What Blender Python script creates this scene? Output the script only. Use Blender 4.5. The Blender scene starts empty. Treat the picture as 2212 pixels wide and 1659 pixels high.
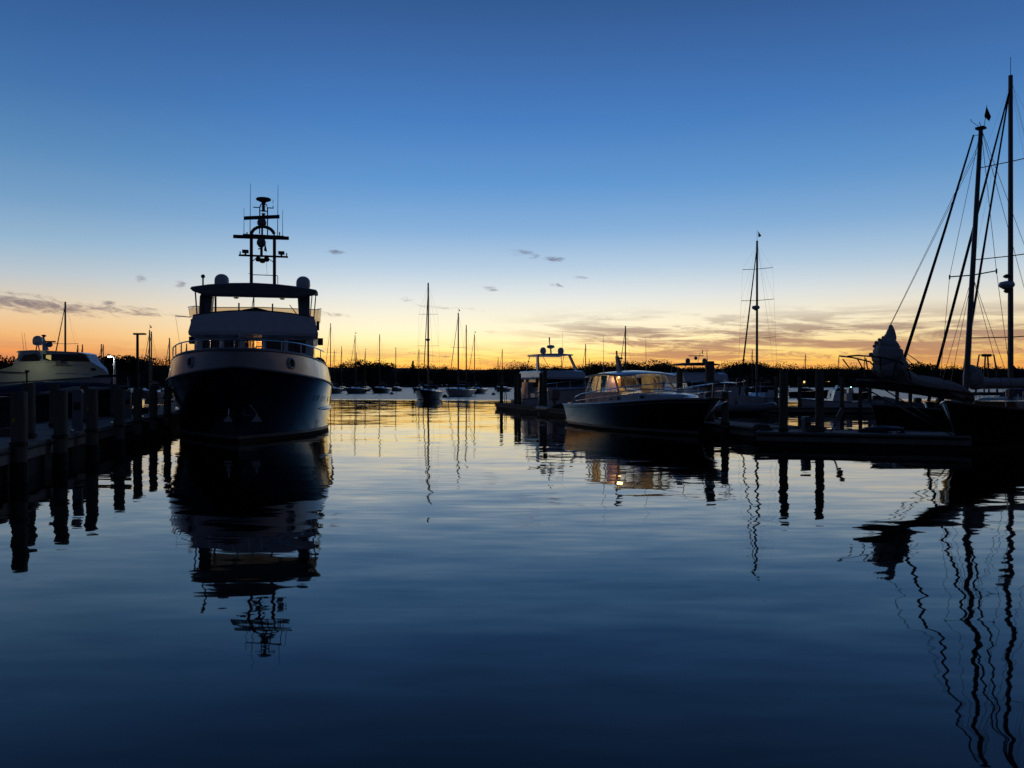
import bpy, bmesh, math, random
from mathutils import Vector, Matrix
random.seed(7)
R = math.radians
scene = bpy.context.scene
C = bpy.context.collection

# ------------------------------------------------------------------ camera
F, CU, CV, CH = 1770.0, 1106.0, 829.5, 2.0     # pixel grid of 2212 x 1659 used for all measurements
cam_d = bpy.data.cameras.new('camera')
cam = bpy.data.objects.new('camera', cam_d); C.objects.link(cam)
cam.location = (0, 0, CH); cam.rotation_euler = (R(90), 0, 0)
cam_d.sensor_width = 36; cam_d.lens = 36*F/2212; cam_d.clip_end = 6000; cam_d.clip_start = 0.1
scene.camera = cam
scene.view_settings.view_transform = 'Standard'
scene.view_settings.look = 'None'
scene.view_settings.exposure = 0.0
scene.view_settings.gamma = 1.0

# ------------------------------------------------------------------ node helper
class NT:
    def __init__(s, nt): s.nt = nt
    def n(s, t, **kw):
        nd = s.nt.nodes.new(t)
        for k, v in kw.items():
            if k.startswith('i_'):
                k = k[2:]; k = int(k) if k.isdigit() else k
                s.put(nd.inputs[k], v)
            else: setattr(nd, k, v)
        return nd
    def put(s, sock, v):
        if isinstance(v, bpy.types.NodeSocket): s.nt.links.new(v, sock)
        else: sock.default_value = v
    def m(s, op, a, b=None, c=None, clamp=False):
        nd = s.nt.nodes.new('ShaderNodeMath'); nd.operation = op; nd.use_clamp = clamp
        for i, v in enumerate((a, b, c)):
            if v is not None: s.put(nd.inputs[i], v)
        return nd.outputs[0]
    def vm(s, op, a, b=None, out=0):
        nd = s.nt.nodes.new('ShaderNodeVectorMath'); nd.operation = op
        for i, v in enumerate((a, b)):
            if v is not None: s.put(nd.inputs[i], v)
        return nd.outputs[out]
    def comb(s, x, y, z):
        return s.n('ShaderNodeCombineXYZ', i_0=x, i_1=y, i_2=z).outputs[0]
    def smooth(s, x, a, b, lo=0.0, hi=1.0):
        return s.n('ShaderNodeMapRange', interpolation_type='SMOOTHSTEP', i_0=x, i_1=a, i_2=b, i_3=lo, i_4=hi).outputs[0]
    def lin(s, x, a, b, lo=0.0, hi=1.0):
        return s.n('ShaderNodeMapRange', i_0=x, i_1=a, i_2=b, i_3=lo, i_4=hi).outputs[0]
    def mix(s, f, a, b, mode='MIX'):
        nd = s.nt.nodes.new('ShaderNodeMix'); nd.data_type = 'RGBA'; nd.blend_type = mode
        s.put(nd.inputs[0], f); s.put(nd.inputs[6], a); s.put(nd.inputs[7], b)
        return nd.outputs[2]
    def noise(s, vec, scale, detail=2.0, rough=0.5, dist=0.0, out=0, dim='3D'):
        nd = s.n('ShaderNodeTexNoise', noise_dimensions=dim, i_Scale=scale, i_Detail=detail, i_Roughness=rough, i_Distortion=dist)
        s.put(nd.inputs['Vector'], vec); return nd.outputs[out]
    def ramp(s, x, stops):
        nd = s.nt.nodes.new('ShaderNodeValToRGB'); cr = nd.color_ramp
        while len(cr.elements) < len(stops): cr.elements.new(0.5)
        for e, (p, c) in zip(cr.elements, stops): e.position = p; e.color = (*lin3(c), 1)
        s.put(nd.inputs[0], x); return nd.outputs[0]

def lin3(c):
    return tuple(((v/255)/12.92 if v/255 <= 0.04045 else ((v/255+0.055)/1.055)**2.4) for v in c)

# ------------------------------------------------------------------ world: clear dusk sky after sunset, afterglow straight ahead (+Y)
world = bpy.data.worlds.new('World'); scene.world = world; world.use_nodes = True
W = NT(world.node_tree); world.node_tree.nodes.clear()
dirv = W.n('ShaderNodeTexCoord').outputs['Generated']
sx = W.n('ShaderNodeSeparateXYZ', i_0=dirv)
DEG = 180/math.pi
el = W.m('MULTIPLY', W.m('ARCSINE', sx.outputs[2]), DEG)
az = W.m('MULTIPLY', W.m('ARCTAN2', sx.outputs[0], sx.outputs[1]), DEG)
aaz = W.m('ABSOLUTE', az)
et = W.m('SQRT', W.m('DIVIDE', W.m('MAXIMUM', el, 0.0), 90.0, clamp=True))
def stops(rows): return [(math.sqrt(max(e, 0)/90.0), c) for e, c in rows]
def ev(v): return math.degrees(math.atan((CV-v)/F))
ramp_mid = W.ramp(et, stops([(0, (240,158,74)), (ev(794), (253,194,88)), (ev(776), (255,224,112)), (ev(758), (255,241,152)), (ev(735), (254,247,188)), (ev(712), (253,248,210)),
    (ev(680), (250,243,220)), (ev(640), (228,232,230)), (ev(580), (184,207,227)), (ev(500), (136,177,219)), (ev(400), (98,152,209)),
    (ev(260), (72,126,192)), (ev(140), (62,108,171)), (ev(0), (50,90,146)), (40, (27,52,96)), (90, (12,26,54))]))
ramp_side = W.ramp(et, stops([(0, (214,122,70)), (ev(795), (232,132,76)), (ev(765), (241,157,92)), (ev(735), (244,186,122)), (ev(700), (238,203,158)),
    (ev(670), (221,206,184)), (ev(620), (186,198,206)), (ev(560), (150,182,208)), (ev(480), (118,159,198)), (ev(380), (90,138,186)),
    (ev(260), (68,115,172)), (ev(140), (56,100,158)), (ev(0), (46,83,137)), (40, (25,49,92)), (90, (12,26,54))]))
ramp_back = W.ramp(et, stops([(0, (44,50,68)), (4, (46,54,76)), (10, (40,50,72)), (20, (31,42,64)), (40, (19,30,53)), (90, (12,26,54))]))
fr = W.smooth(az, 2, 40); fl = W.smooth(az, -7, -33)
sky = W.mix(W.m('MAXIMUM', W.m('MULTIPLY', fr, 0.55), fl), ramp_mid, ramp_side)
sky = W.mix(W.smooth(aaz, 31, 66), sky, ramp_back)
# the afterglow itself is brighter than the film can hold in red
sky = W.mix(W.m('MULTIPLY', W.smooth(el, 5.0, 2.2), W.smooth(aaz, 30, 8)), sky, W.mix(1.0, sky, (1.24,1.03,1.0,1), 'MULTIPLY'))
# --- thin evening clouds
cvec = W.comb(W.m('MULTIPLY', az, 0.028), W.m('MULTIPLY', W.m('ADD', el, W.m('MULTIPLY', az, 0.028)), 0.30), 0.0)
warp = W.noise(cvec, 2.2, 3.0, out=1)
cvec2 = W.vm('ADD', cvec, W.vm('MULTIPLY', W.vm('SUBTRACT', warp, (0.5,0.5,0.5)), (0.35,0.42,0.0)))
streak = W.noise(cvec2, 4.6, 7.0, 0.66)
def bump1(x, c, w):   # soft bump 0..1 centred at c with half width w
    return W.m('POWER', 2.718, W.m('MULTIPLY', W.m('POWER', W.m('DIVIDE', W.m('SUBTRACT', x, c), w), 2.0), -1.0))
bandR = W.m('MULTIPLY', W.smooth(az, -3, 8), W.m('MULTIPLY', W.smooth(el, 0.7, 2.0), W.smooth(el, 5.6, 3.2)))
bandAll = W.m('MULTIPLY', W.smooth(el, 0.4, 1.4), W.smooth(el, 3.2, 1.5))
cl1 = W.m('MULTIPLY', W.smooth(streak, 0.42, 0.575), W.m('MAXIMUM', bandR, W.m('MULTIPLY', bandAll, 0.6)))
# long mauve streak low on the left and a few scattered puffs
fine = W.noise(W.comb(W.m('MULTIPLY', az, 0.55), W.m('MULTIPLY', W.m('ADD', el, W.m('MULTIPLY', az, 0.12)), 1.9), 3.0), 1.5, 6.0, 0.68, 0.8)
fineo = W.m('MULTIPLY', W.m('SUBTRACT', fine, 0.5), 4.4)
azel = W.comb(az, W.m('ADD', el, W.m('MULTIPLY', az, 0.07)), 0.0)
pl = [(1122,547,30,7,.62,-.15),(1150,553,22,6,.3,-.15),(1198,560,24,6,.62,-.1),(1250,598,20,5,.42,-.15),(1196,615,24,5,.4,.12),(1058,623,20,5,.55,-.12),
      (726,545,26,5,.6,-.06),(234,656,14,5,.5,.0),(305,602,12,9,.25,.1),(388,612,12,9,.25,.0),
      (30,655,150,13,.75,-.03),(215,666,140,7,.55,-.05),(60,640,70,7,.35,-.08),(300,667,40,6,.3,.1),
      (880,648,26,6,.18,-.1),(960,664,90,4,.18,-.12),(720,680,50,6,.16,-.1),(1062,716,24,3,.3,-.12),(1100,722,22,3,.2,-.12),
      (1495,708,75,6,.5,-.04),(1735,716,36,9,.55,-.25),(1800,712,50,6,.45,.05),(1980,705,36,10,.45,0),(1690,735,60,7,.4,-.2),(1880,720,30,6,.35,0),
      (2080,742,150,26,.62,0),(1960,772,150,9,.6,0),(1700,764,150,8,.5,0),(1390,742,150,11,.55,0),(1560,757,120,8,.5,0),(950,768,110,5,.35,0)]
pf = None
for u, v, wu, wv, amt, _s in pl:      # each puff: squared distance in (azimuth, elevation), thinner ones start further out
    a0 = math.degrees(math.atan((u-CU)/F)); e0 = math.degrees(math.atan((CV-v)/math.hypot(F, u-CU)))+0.07*a0
    wa = wu*1.15/F*DEG; we = wv*1.3/F*DEG
    nd = W.n('ShaderNodeVectorMath', operation='MULTIPLY_ADD', i_0=azel, i_1=(1/wa, 1/we, 0), i_2=(-a0/wa, -e0/we, math.sqrt(max(0, 1.0-amt))))
    dd = W.vm('DOT_PRODUCT', nd.outputs[0], nd.outputs[0], 1)
    pf = dd if pf is None else W.m('MINIMUM', pf, dd)
pf = W.smooth(W.m('ADD', pf, fineo), 1.3, -0.25, 0.0, 0.95)
cl = W.m('MAXIMUM', W.m('MULTIPLY', cl1, 0.92), pf)
cloudcol = W.ramp(W.lin(el, 0, 14), [(0.0, (206,116,76)), (0.12, (196,136,98)), (0.24, (166,134,116)), (0.34, (140,124,124)), (0.45, (122,118,132)), (0.7, (96,100,126)), (1.0, (82,96,126))])
cloudcol = W.mix(W.smooth(aaz, 35, 110), cloudcol, (0.03,0.033,0.05,1))
sky = W.mix(cl, sky, cloudcol)
# a small share of physically based twilight scattering
nish = W.n('ShaderNodeTexSky', sky_type='NISHITA', sun_disc=False, sun_elevation=R(-1.5), sun_rotation=0.0, altitude=0)
skyn = W.mix(1.0, W.mix(1.0, nish.outputs[0], (0.004,0.004,0.004,1), 'MULTIPLY'), sky, 'ADD')
bg = W.n('ShaderNodeBackground', i_Color=skyn, i_Strength=1.0)
wo = W.n('ShaderNodeOutputWorld', i_Surface=bg.outputs[0])

world.cycles.sampling_method = 'MANUAL'; world.cycles.sample_map_resolution = 512
cy = scene.cycles
cy.max_bounces = 5; cy.diffuse_bounces = 2; cy.glossy_bounces = 4; cy.transmission_bounces = 4; cy.transparent_max_bounces = 10
cy.sample_clamp_indirect = 4.0; cy.caustics_reflective = False; cy.caustics_refractive = False
# the sun itself has set behind the far shore, so the only lights are this sky and the lamps of the place
# ------------------------------------------------------------------ materials
MATS = {}
def mat(name, col, rough=0.5, metal=0.0, emit=None, es=0.0, spec=0.5, coat=0.0, noise=0.0, nscale=6.0, bump=0.0, trans=0.0, stretch=None):
    """procedural material; col is linear base colour; noise = relative colour variation"""
    if name in MATS: return MATS[name]
    m = bpy.data.materials.new(name); m.use_nodes = True
    nt = m.node_tree; nt.nodes.clear(); N = NT(nt)
    p = N.n('ShaderNodeBsdfPrincipled'); o = N.n('ShaderNodeOutputMaterial', i_Surface=p.outputs[0])
    col4 = (*col, 1)
    tc = N.n('ShaderNodeTexCoord').outputs['Object']
    if stretch: tc = N.vm('MULTIPLY', tc, stretch)
    if noise:
        nz = N.noise(tc, nscale, 4.0, 0.6)
        f = N.lin(nz, 0.3, 0.7, 1-noise, 1+noise)
        c = N.mix(1.0, col4, N.comb(f, f, f), 'MULTIPLY'); N.put(p.inputs['Base Color'], c)
        N.put(p.inputs['Roughness'], N.lin(nz, 0.3, 0.7, max(rough-0.08, 0.02), min(rough+0.1, 1)))
    else:
        p.inputs['Base Color'].default_value = col4; p.inputs['Roughness'].default_value = rough
    if bump:
        b = N.n('ShaderNodeBump', i_Strength=0.6, i_Distance=bump, i_Height=N.noise(tc, nscale*2.2, 4.0, 0.6))
        N.put(p.inputs['Normal'], b.outputs[0])
    p.inputs['Metallic'].default_value = metal
    p.inputs['Specular IOR Level'].default_value = spec
    p.inputs['Coat Weight'].default_value = coat
    p.inputs['Transmission Weight'].default_value = trans
    if emit:
        p.inputs['Emission Color'].default_value = (*emit, 1); p.inputs['Emission Strength'].default_value = es
    MATS[name] = m; return m
def glass_mat(name, tint=(0.6,0.65,0.7), amt=0.5, rough=0.03):
    """thin tinted pane: part see-through, part glossy"""
    if name in MATS: return MATS[name]
    m = bpy.data.materials.new(name); m.use_nodes = True; nt = m.node_tree; nt.nodes.clear(); N = NT(nt)
    tr = N.n('ShaderNodeBsdfTransparent', i_Color=(*tint, 1))
    gl = N.n('ShaderNodeBsdfGlossy', i_Color=(0.9,0.9,0.9,1), i_Roughness=rough)
    fz = N.n('ShaderNodeFresnel', i_IOR=1.5).outputs[0]
    mx = N.n('ShaderNodeMixShader', i_0=N.m('MULTIPLY', fz, amt*2, clamp=True), i_1=tr.outputs[0], i_2=gl.outputs[0])
    N.n('ShaderNodeOutputMaterial', i_Surface=mx.outputs[0]); MATS[name] = m; return m

M_white = mat('white_gelcoat', (0.72,0.73,0.74), 0.25, coat=0.3, noise=0.05, nscale=1.5)
M_cream = mat('cream_gelcoat', (0.68,0.66,0.60), 0.3, coat=0.3, noise=0.05, nscale=1.5)
M_navy = mat('navy_hull_paint', (0.006,0.012,0.032), 0.16, coat=0.6, noise=0.25, nscale=0.9)
M_black = mat('black_hull_paint', (0.008,0.009,0.011), 0.2, coat=0.5, noise=0.2, nscale=0.9)
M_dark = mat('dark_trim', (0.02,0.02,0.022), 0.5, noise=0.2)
M_grey = mat('grey_paint', (0.22,0.23,0.24), 0.45, noise=0.1)
M_steel = mat('stainless_steel', (0.62,0.63,0.64), 0.22, metal=1.0, noise=0.06)
M_alu = mat('mast_aluminium', (0.16,0.155,0.15), 0.45, metal=0.6, noise=0.12, nscale=3)
M_wire = mat('rigging_wire', (0.10,0.10,0.10), 0.5, metal=0.5)
M_rope = mat('rope', (0.12,0.11,0.095), 0.9, noise=0.2, nscale=30)
M_rubber = mat('black_rubber', (0.015,0.015,0.015), 0.7)
M_teak = mat('varnished_teak', (0.22,0.105,0.04), 0.3, coat=0.4, noise=0.25, nscale=8, stretch=(1,6,6))
M_canvas_n = mat('navy_canvas', (0.018,0.024,0.05), 0.9, noise=0.15, nscale=12, bump=0.01)
M_canvas_t = mat('tan_canvas', (0.36,0.27,0.19), 0.9, noise=0.12, nscale=10, bump=0.01)
M_sail = mat('white_sailcloth', (0.50,0.50,0.49), 0.85, noise=0.12, nscale=5, bump=0.03)
M_boot = mat('boot_stripe', (0.30,0.29,0.27), 0.4, noise=0.15, nscale=2)
M_anti = mat('bottom_paint', (0.05,0.015,0.012), 0.7, noise=0.3, nscale=3)
M_pile = mat('weathered_piling', (0.16,0.155,0.115), 0.85, noise=0.4, nscale=3, bump=0.02, stretch=(1,1,0.15))
M_plank = mat('weathered_planks', (0.26,0.25,0.23), 0.85, noise=0.3, nscale=4, bump=0.008, stretch=(1,0.2,1))
M_float = mat('dock_float', (0.02,0.02,0.02), 0.8, noise=0.3)
M_fascia = mat('dock_fascia_timber', (0.25,0.235,0.21), 0.85, noise=0.3, nscale=3, bump=0.01)
M_yellow = mat('yellow_tag', (0.55,0.40,0.03), 0.6, noise=0.1)
M_leafA = mat('oak_leaves', (0.030,0.040,0.016), 0.8, noise=0.4, nscale=0.5)
M_leafB = mat('pine_needles', (0.022,0.032,0.016), 0.8, noise=0.4, nscale=0.5)
M_trunk = mat('tree_bark', (0.06,0.045,0.033), 0.9, noise=0.3)
M_flag = mat('dark_flag_cloth', (0.05,0.02,0.025), 0.9, noise=0.2)
M_win = mat('dark_window_glass', (0.008,0.009,0.011), 0.06, spec=0.6)
G_clear = glass_mat('clear_glass', (0.9,0.91,0.88), 0.14)
G_tan = glass_mat('tinted_windscreen', (0.60,0.47,0.33), 0.2)

# ------------------------------------------------------------------ mesh builder
class MB:
    def __init__(s): s.v = []; s.f = []
    def add(s, vs, fs):
        o = len(s.v); s.v += [tuple(p) for p in vs]; s.f += [tuple(i+o for i in f) for f in fs]; return s
    def box(s, x0, x1, y0, y1, z0, z1):
        return s.add([(x0,y0,z0),(x1,y0,z0),(x1,y1,z0),(x0,y1,z0),(x0,y0,z1),(x1,y0,z1),(x1,y1,z1),(x0,y1,z1)],
                     [(0,3,2,1),(4,5,6,7),(0,1,5,4),(1,2,6,5),(2,3,7,6),(3,0,4,7)])
    def tube(s, pts, r, n=6, cap=True):
        """tube through points; r a number or list"""
        pts = [Vector(p) for p in pts]; rs = r if isinstance(r, (list, tuple)) else [r]*len(pts)
        rings = []
        up = Vector((0,0,1))
        for i, p in enumerate(pts):
            d = (pts[min(i+1, len(pts)-1)]-pts[max(i-1, 0)]).normalized()
            a = d.cross(up if abs(d.dot(up)) < 0.95 else Vector((1,0,0))).normalized(); b = d.cross(a).normalized()
            rings.append([p+(a*math.cos(2*math.pi*k/n)+b*math.sin(2*math.pi*k/n))*rs[i] for k in range(n)])
        vs = [q for rg in rings for q in rg]; fs = []
        for i in range(len(rings)-1):
            for k in range(n):
                fs.append((i*n+k, i*n+(k+1)%n, (i+1)*n+(k+1)%n, (i+1)*n+k))
        if cap: fs += [tuple(range(n-1, -1, -1)), tuple((len(rings)-1)*n+k for k in range(n))]
        return s.add(vs, fs)
    def ball(s, c, r, n=10, sc=(1,1,1), zmin=-1.0):
        """ellipsoid; zmin cuts the lower part off"""
        rows = max(4, n//2+1); vs = []; fs = []
        t0 = math.asin(max(-1, zmin))
        for i in range(rows+1):
            t = t0+(math.pi/2-t0)*i/rows
            for k in range(n):
                a = 2*math.pi*k/n
                vs.append((c[0]+r*sc[0]*math.cos(t)*math.cos(a), c[1]+r*sc[1]*math.cos(t)*math.sin(a), c[2]+r*sc[2]*math.sin(t)))
        for i in range(rows):
            for k in range(n): fs.append((i*n+k, i*n+(k+1)%n, (i+1)*n+(k+1)%n, (i+1)*n+k))
        fs.append(tuple(range(n-1, -1, -1)))
        return s.add(vs, fs)
    def lathe(s, c, prof, n=12):
        """profile [(r,z)] about a vertical axis at c"""
        vs = [(c[0]+r*math.cos(2*math.pi*k/n), c[1]+r*math.sin(2*math.pi*k/n), c[2]+z) for r, z in prof for k in range(n)]
        fs = [(i*n+k, i*n+(k+1)%n, (i+1)*n+(k+1)%n, (i+1)*n+k) for i in range(len(prof)-1) for k in range(n)]
        fs += [tuple(range(n-1, -1, -1)), tuple((len(prof)-1)*n+k for k in range(n))]
        return s.add(vs, fs)
    def prism(s, poly, axis, a, b):
        """extrude a 2D polygon along axis 'x','y' or 'z' from a to b; poly holds the other two coordinates in xyz order"""
        def pt(p, t):
            return {'x': (t, p[0], p[1]), 'y': (p[0], t, p[1]), 'z': (p[0], p[1], t)}[axis]
        n = len(poly); vs = [pt(p, a) for p in poly]+[pt(p, b) for p in poly]
        fs = [tuple(range(n-1, -1, -1)), tuple(range(n, 2*n))]+[(i, (i+1)%n, n+(i+1)%n, n+i) for i in range(n)]
        return s.add(vs, fs)
    def loft(s, secs, closed=True, caps=True):
        n = len(secs[0]); vs = [p for sc in secs for p in sc]; fs = []
        for i in range(len(secs)-1):
            for k in range(n if closed else n-1):
                fs.append((i*n+k, i*n+(k+1)%n, (i+1)*n+(k+1)%n, (i+1)*n+k))
        if caps and closed: fs += [tuple(range(n-1, -1, -1)), tuple((len(secs)-1)*n+k for k in range(n))]
        return s.add(vs, fs)
    def build(s, name, m, parent=None, smooth=False, **kw):
        me = bpy.data.meshes.new(name); me.from_pydata(s.v, [], s.f); me.validate()
        bm = bmesh.new(); bm.from_mesh(me); bmesh.ops.recalc_face_normals(bm, faces=bm.faces)
        if smooth:
            for f in bm.faces: f.smooth = True
            for e in bm.edges:
                if len(e.link_faces) == 2 and e.calc_face_angle(0) > 0.7: e.smooth = False
        bm.to_mesh(me); bm.free(); me.materials.append(m)
        o = bpy.data.objects.new(name, me); C.objects.link(o)
        if parent: o.parent = parent
        tag(o, **kw); return o
def tag(o, label=None, cat=None, group=None, kind=None):
    if label: o['label'] = label
    if cat: o['category'] = cat
    if group: o['group'] = group
    if kind: o['kind'] = kind
    return o
def thing(name, label, cat, loc=(0,0,0), rz=0.0, group=None):
    o = bpy.data.objects.new(name, None); C.objects.link(o); o.empty_display_size = 0.2
    o.location = loc; o.rotation_euler = (0, 0, rz); return tag(o, label, cat, group)
def copy_tree(o, parent=None):
    c = o.copy(); C.objects.link(c); c.parent = parent
    for ch in o.children: copy_tree(ch, c)
    return c
def lamp(name, loc, energy, col, parent=None, rad=0.05):
    d = bpy.data.lights.new(name, 'POINT'); d.energy = energy; d.color = col; d.shadow_soft_size = rad
    o = bpy.data.objects.new(name, d); C.objects.link(o); o.location = loc
    if parent: o.parent = parent
    return o

# ------------------------------------------------------------------ pixels to places
def ray(u, v): return Vector(((u-CU)/F, 1.0, (CV-v)/F))
def on_water(u, v):
    d = CH*F/(v-CV); r = ray(u, v); return Vector((r.x*d, d, 0))
def at_d(u, v, d): r = ray(u, v)*d; return Vector((r.x, d, CH+r.z))
def at_z(u, v, z): d = (CH-z)*F/(v-CV); return at_d(u, v, d)
class Frame:
    """local frame of a thing: loc on the water, local +y turned by rz"""
    def __init__(s, loc, rz):
        s.M = Matrix.Translation(loc) @ Matrix.Rotation(rz, 4, 'Z'); s.I = s.M.inverted()
        s.o = s.I @ Vector((0, 0, CH))
    def _r(s, u, v): return s.I.to_3x3() @ ray(u, v)
    def y(s, u, v, y): r = s._r(u, v); return s.o+r*((y-s.o.y)/r.y)
    def x(s, u, v, x): r = s._r(u, v); return s.o+r*((x-s.o.x)/r.x)
    def z(s, u, v, z): r = s._r(u, v); return s.o+r*((z-s.o.z)/r.z)
# ------------------------------------------------------------------ hulls
def cr(a, b, c, d, t):
    return 0.5*((2*b)+(-a+c)*t+(2*a-5*b+4*c-d)*t*t+(-a+3*b-3*c+d)*t**3)
class Hull:
    """st rows bow->stern: (y at waterline, y at sheer, half beam wl, half beam sheer, z sheer); local +y is forward"""
    def __init__(s, st, flare=1.5, rake=0.9, n=30):
        s.st = st; s.fl = flare; s.rk = rake; s.n = n
    def row(s, t):
        m = len(s.st)-1; x = min(max(t, 0), 1)*m; i = min(int(x), m-1); f = x-i
        g = lambda j: s.st[min(max(j, 0), m)]
        return [cr(g(i-1)[k], g(i)[k], g(i+1)[k], g(i+2)[k], f) for k in range(5)]
    def zt(s, t): return s.row(t)[4]
    def pt(s, t, z, side=1):
        yw, yt, ww, wt, zt = s.row(t); k = max(0.0, z)/zt
        w = max(ww-.018, 0.003)+(max(wt-.024*(t < .02), 0.006)-max(ww-.018, 0.003))*(k**s.fl if k <= 1 else 1+(k-1)*0.2); y = yw+(yt-yw)*(k**s.rk)
        if z < 0: w *= max(0.1, 1+z*0.35); y += z*0.25*(1-t)
        return Vector((side*max(w, 0.003), y, z))
    def t_at(s, y, z):
        lo, hi = 0.0, 1.0
        for _ in range(40):
            m = (lo+hi)/2
            if s.pt(m, z).y > y: lo = m
            else: hi = m
        return (lo+hi)/2
    def at(s, y, z, side=1): return s.pt(s.t_at(y, z), z, side)
    def band(s, name, m, root, za, zb, rows=5, off=0.0, t0=0.0, t1=1.0, transom=True):
        """strip of skin between heights za and zb (numbers or functions of t)"""
        fa = za if callable(za) else (lambda t: za); fb = zb if callable(zb) else (lambda t: zb)
        b = MB(); secs = []
        for i in range(s.n+1):
            t = t0+(t1-t0)*(i/s.n)**1.25
            a, c = fa(t), fb(t); sec = []
            for side in (1, -1):
                L = [s.pt(t, a+(c-a)*j/rows, side) for j in range(rows+1)]
                if off: L = [p+Vector((side*off, off*(0.6 if i == 0 else 0), 0)) for p in L]
                sec.append(L)
            secs.append(sec)
        for k in (0, 1): b.loft([sc[k] for sc in secs], closed=False, caps=False)
        if transom:
            A, B_ = secs[-1]; b.loft([A, B_], closed=False, caps=False)
        A, B_ = secs[0]; b.loft([A, B_], closed=False, caps=False)
        return b.build(name, m, root, smooth=True)
    def deck(s, name, m, root, zf, inset=0.02, t0=0.0, t1=1.0, camber=0.04):
        fz = zf if callable(zf) else (lambda t: zf); b = MB(); secs = []
        for i in range(s.n+1):
            t = t0+(t1-t0)*i/s.n; p = s.pt(t, fz(t), 1); w = max(p.x-inset, 0.005)
            secs.append([(w, p.y, p.z), (w*0.5, p.y, p.z+camber*0.75*min(1, w)), (0, p.y, p.z+camber*min(1, w)), (-w*0.5, p.y, p.z+camber*0.75*min(1, w)), (-w, p.y, p.z)])
        b.loft(secs, closed=False, caps=False); return b.build(name, m, root, smooth=True)
    def line(s, dz, side=1, t0=0.0, t1=1.0, n=24, inset=0.0, zabs=None):
        out = []
        for i in range(n+1):
            t = t0+(t1-t0)*i/n; z = s.zt(t) if zabs is None else zabs(t)
            p = s.pt(t, z, side); out.append(Vector((p.x-side*min(inset, abs(p.x)-0.01), p.y-(inset if i == 0 and t0 == 0 else 0), p.z+dz)))
        return out
    def around(s, dz, t1=1.0, inset=0.0, n=24, t0=0.0):
        """line round the bow from one side to the other"""
        L = s.line(dz, 1, t0, t1, n, inset); Rr = s.line(dz, -1, t0, t1, n, inset)
        return L[::-1]+Rr[1:]
def rail(root, H, dz, t1=1.0, inset=0.06, r=0.018, posts=8, post_from=0.0, name='rail', m=None, t0=0.0, midrail=None, dzf=None):
    """tubular guard rail round the bow with stanchions, each stanchion its own part"""
    m = m or M_steel; n = 24
    path = H.around(0, t1, inset, n, t0)
    f = dzf or (lambda y: dz)
    top = [p+Vector((0, 0, f(p.y))) for p in path]
    o = MB().tube(top, r, 6).build(name, m, root, smooth=True)
    if midrail: MB().tube([p+Vector((0, 0, f(p.y)*midrail)) for p in path], r*0.7, 5).build('lower_rail', m, root, smooth=True)
    for i in range(posts):
        q = int(round((len(path)-1)*(i+0.5)/posts)); p = path[q]
        MB().tube([p+Vector((0, 0, post_from)), top[q]], r*0.85, 6).build('stanchion', m, root, smooth=True)
    return o
def wires(root, pairs, r, name='stay', m=None):
    for a, b in pairs: MB().tube([a, b], r, 4).build(name, m or M_wire, root)
# ------------------------------------------------------------------ water: one sheet out to the far shore and beyond
def water():
    m = bpy.data.materials.new('harbour_water'); m.use_nodes = True; nt = m.node_tree; nt.nodes.clear(); N = NT(nt)
    p = N.n('ShaderNodeBsdfPrincipled'); N.n('ShaderNodeOutputMaterial', i_Surface=p.outputs[0])
    pos = N.n('ShaderNodeNewGeometry').outputs['Position']
    xyz = N.n('ShaderNodeSeparateXYZ', i_0=pos)
    p.inputs['Base Color'].default_value = (0.001,0.0016,0.0028,1); p.inputs['IOR'].default_value = 1.335
    p.inputs['Specular Tint'].default_value = (1.0, 0.9, 0.8, 1)
    def slopes(scale, stretch, detail, off):
        q = N.vm('ADD', N.vm('MULTIPLY', pos, (scale*stretch, scale, 1.0)), off)
        return N.vm('SUBTRACT', N.noise(q, 1.0, detail, 0.5, 0.3, out=1), (0.5,0.5,0.5))
    swell = slopes(0.22, 0.45, 1.0, (3,7,0)); mid = slopes(1.15, 0.4, 1.5, (11,2,5)); small = slopes(4.2, 0.28, 2.0, (5,9,1))
    # breeze patches: ruffled water beyond about 95 m, calm inside the marina
    patch = N.noise(N.vm('MULTIPLY', pos, (0.012,0.03,1)), 1.0, 2.0)
    edge = N.m('ADD', xyz.outputs[1], N.m('MULTIPLY', N.m('SUBTRACT', patch, 0.5), 60.0))
    far = N.smooth(edge, 92, 108)
    calm = N.noise(N.vm('MULTIPLY', pos, (0.05,0.12,1)), 1.0, 2.0)
    cs = N.lin(calm, 0.35, 0.65, 0.55, 1.35)
    def sc(v, k): return N.vm('MULTIPLY', v, N.comb(k[0], k[1], 0.0))
    tot = N.vm('ADD', sc(swell, (0.016, 0.030)), N.vm('ADD', sc(mid, (0.058, 0.043)), sc(small, (0.032, 0.036))))
    tot = N.vm('MULTIPLY', tot, N.comb(cs, cs, 0.0))
    rough = slopes(2.5, 0.35, 2.0, (1,3,8))
    tot = N.vm('ADD', tot, N.vm('MULTIPLY', N.vm('MULTIPLY', rough, (0.06,0.10,0.0)), N.comb(far, far, 0.0)))
    N.put(p.inputs['Roughness'], N.lin(far, 0, 1, 0.02, 0.34))
    nrm = N.vm('NORMALIZE', N.vm('ADD', tot, (0,0,1)))
    N.put(p.inputs['Normal'], nrm)
    b = MB(); S = 2500.0
    b.add([(-S,-300,0),(S,-300,0),(S,S,0),(-S,S,0)], [(0,1,2,3)])
    o = b.build('water', m, kind='structure'); return o
water()
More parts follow.
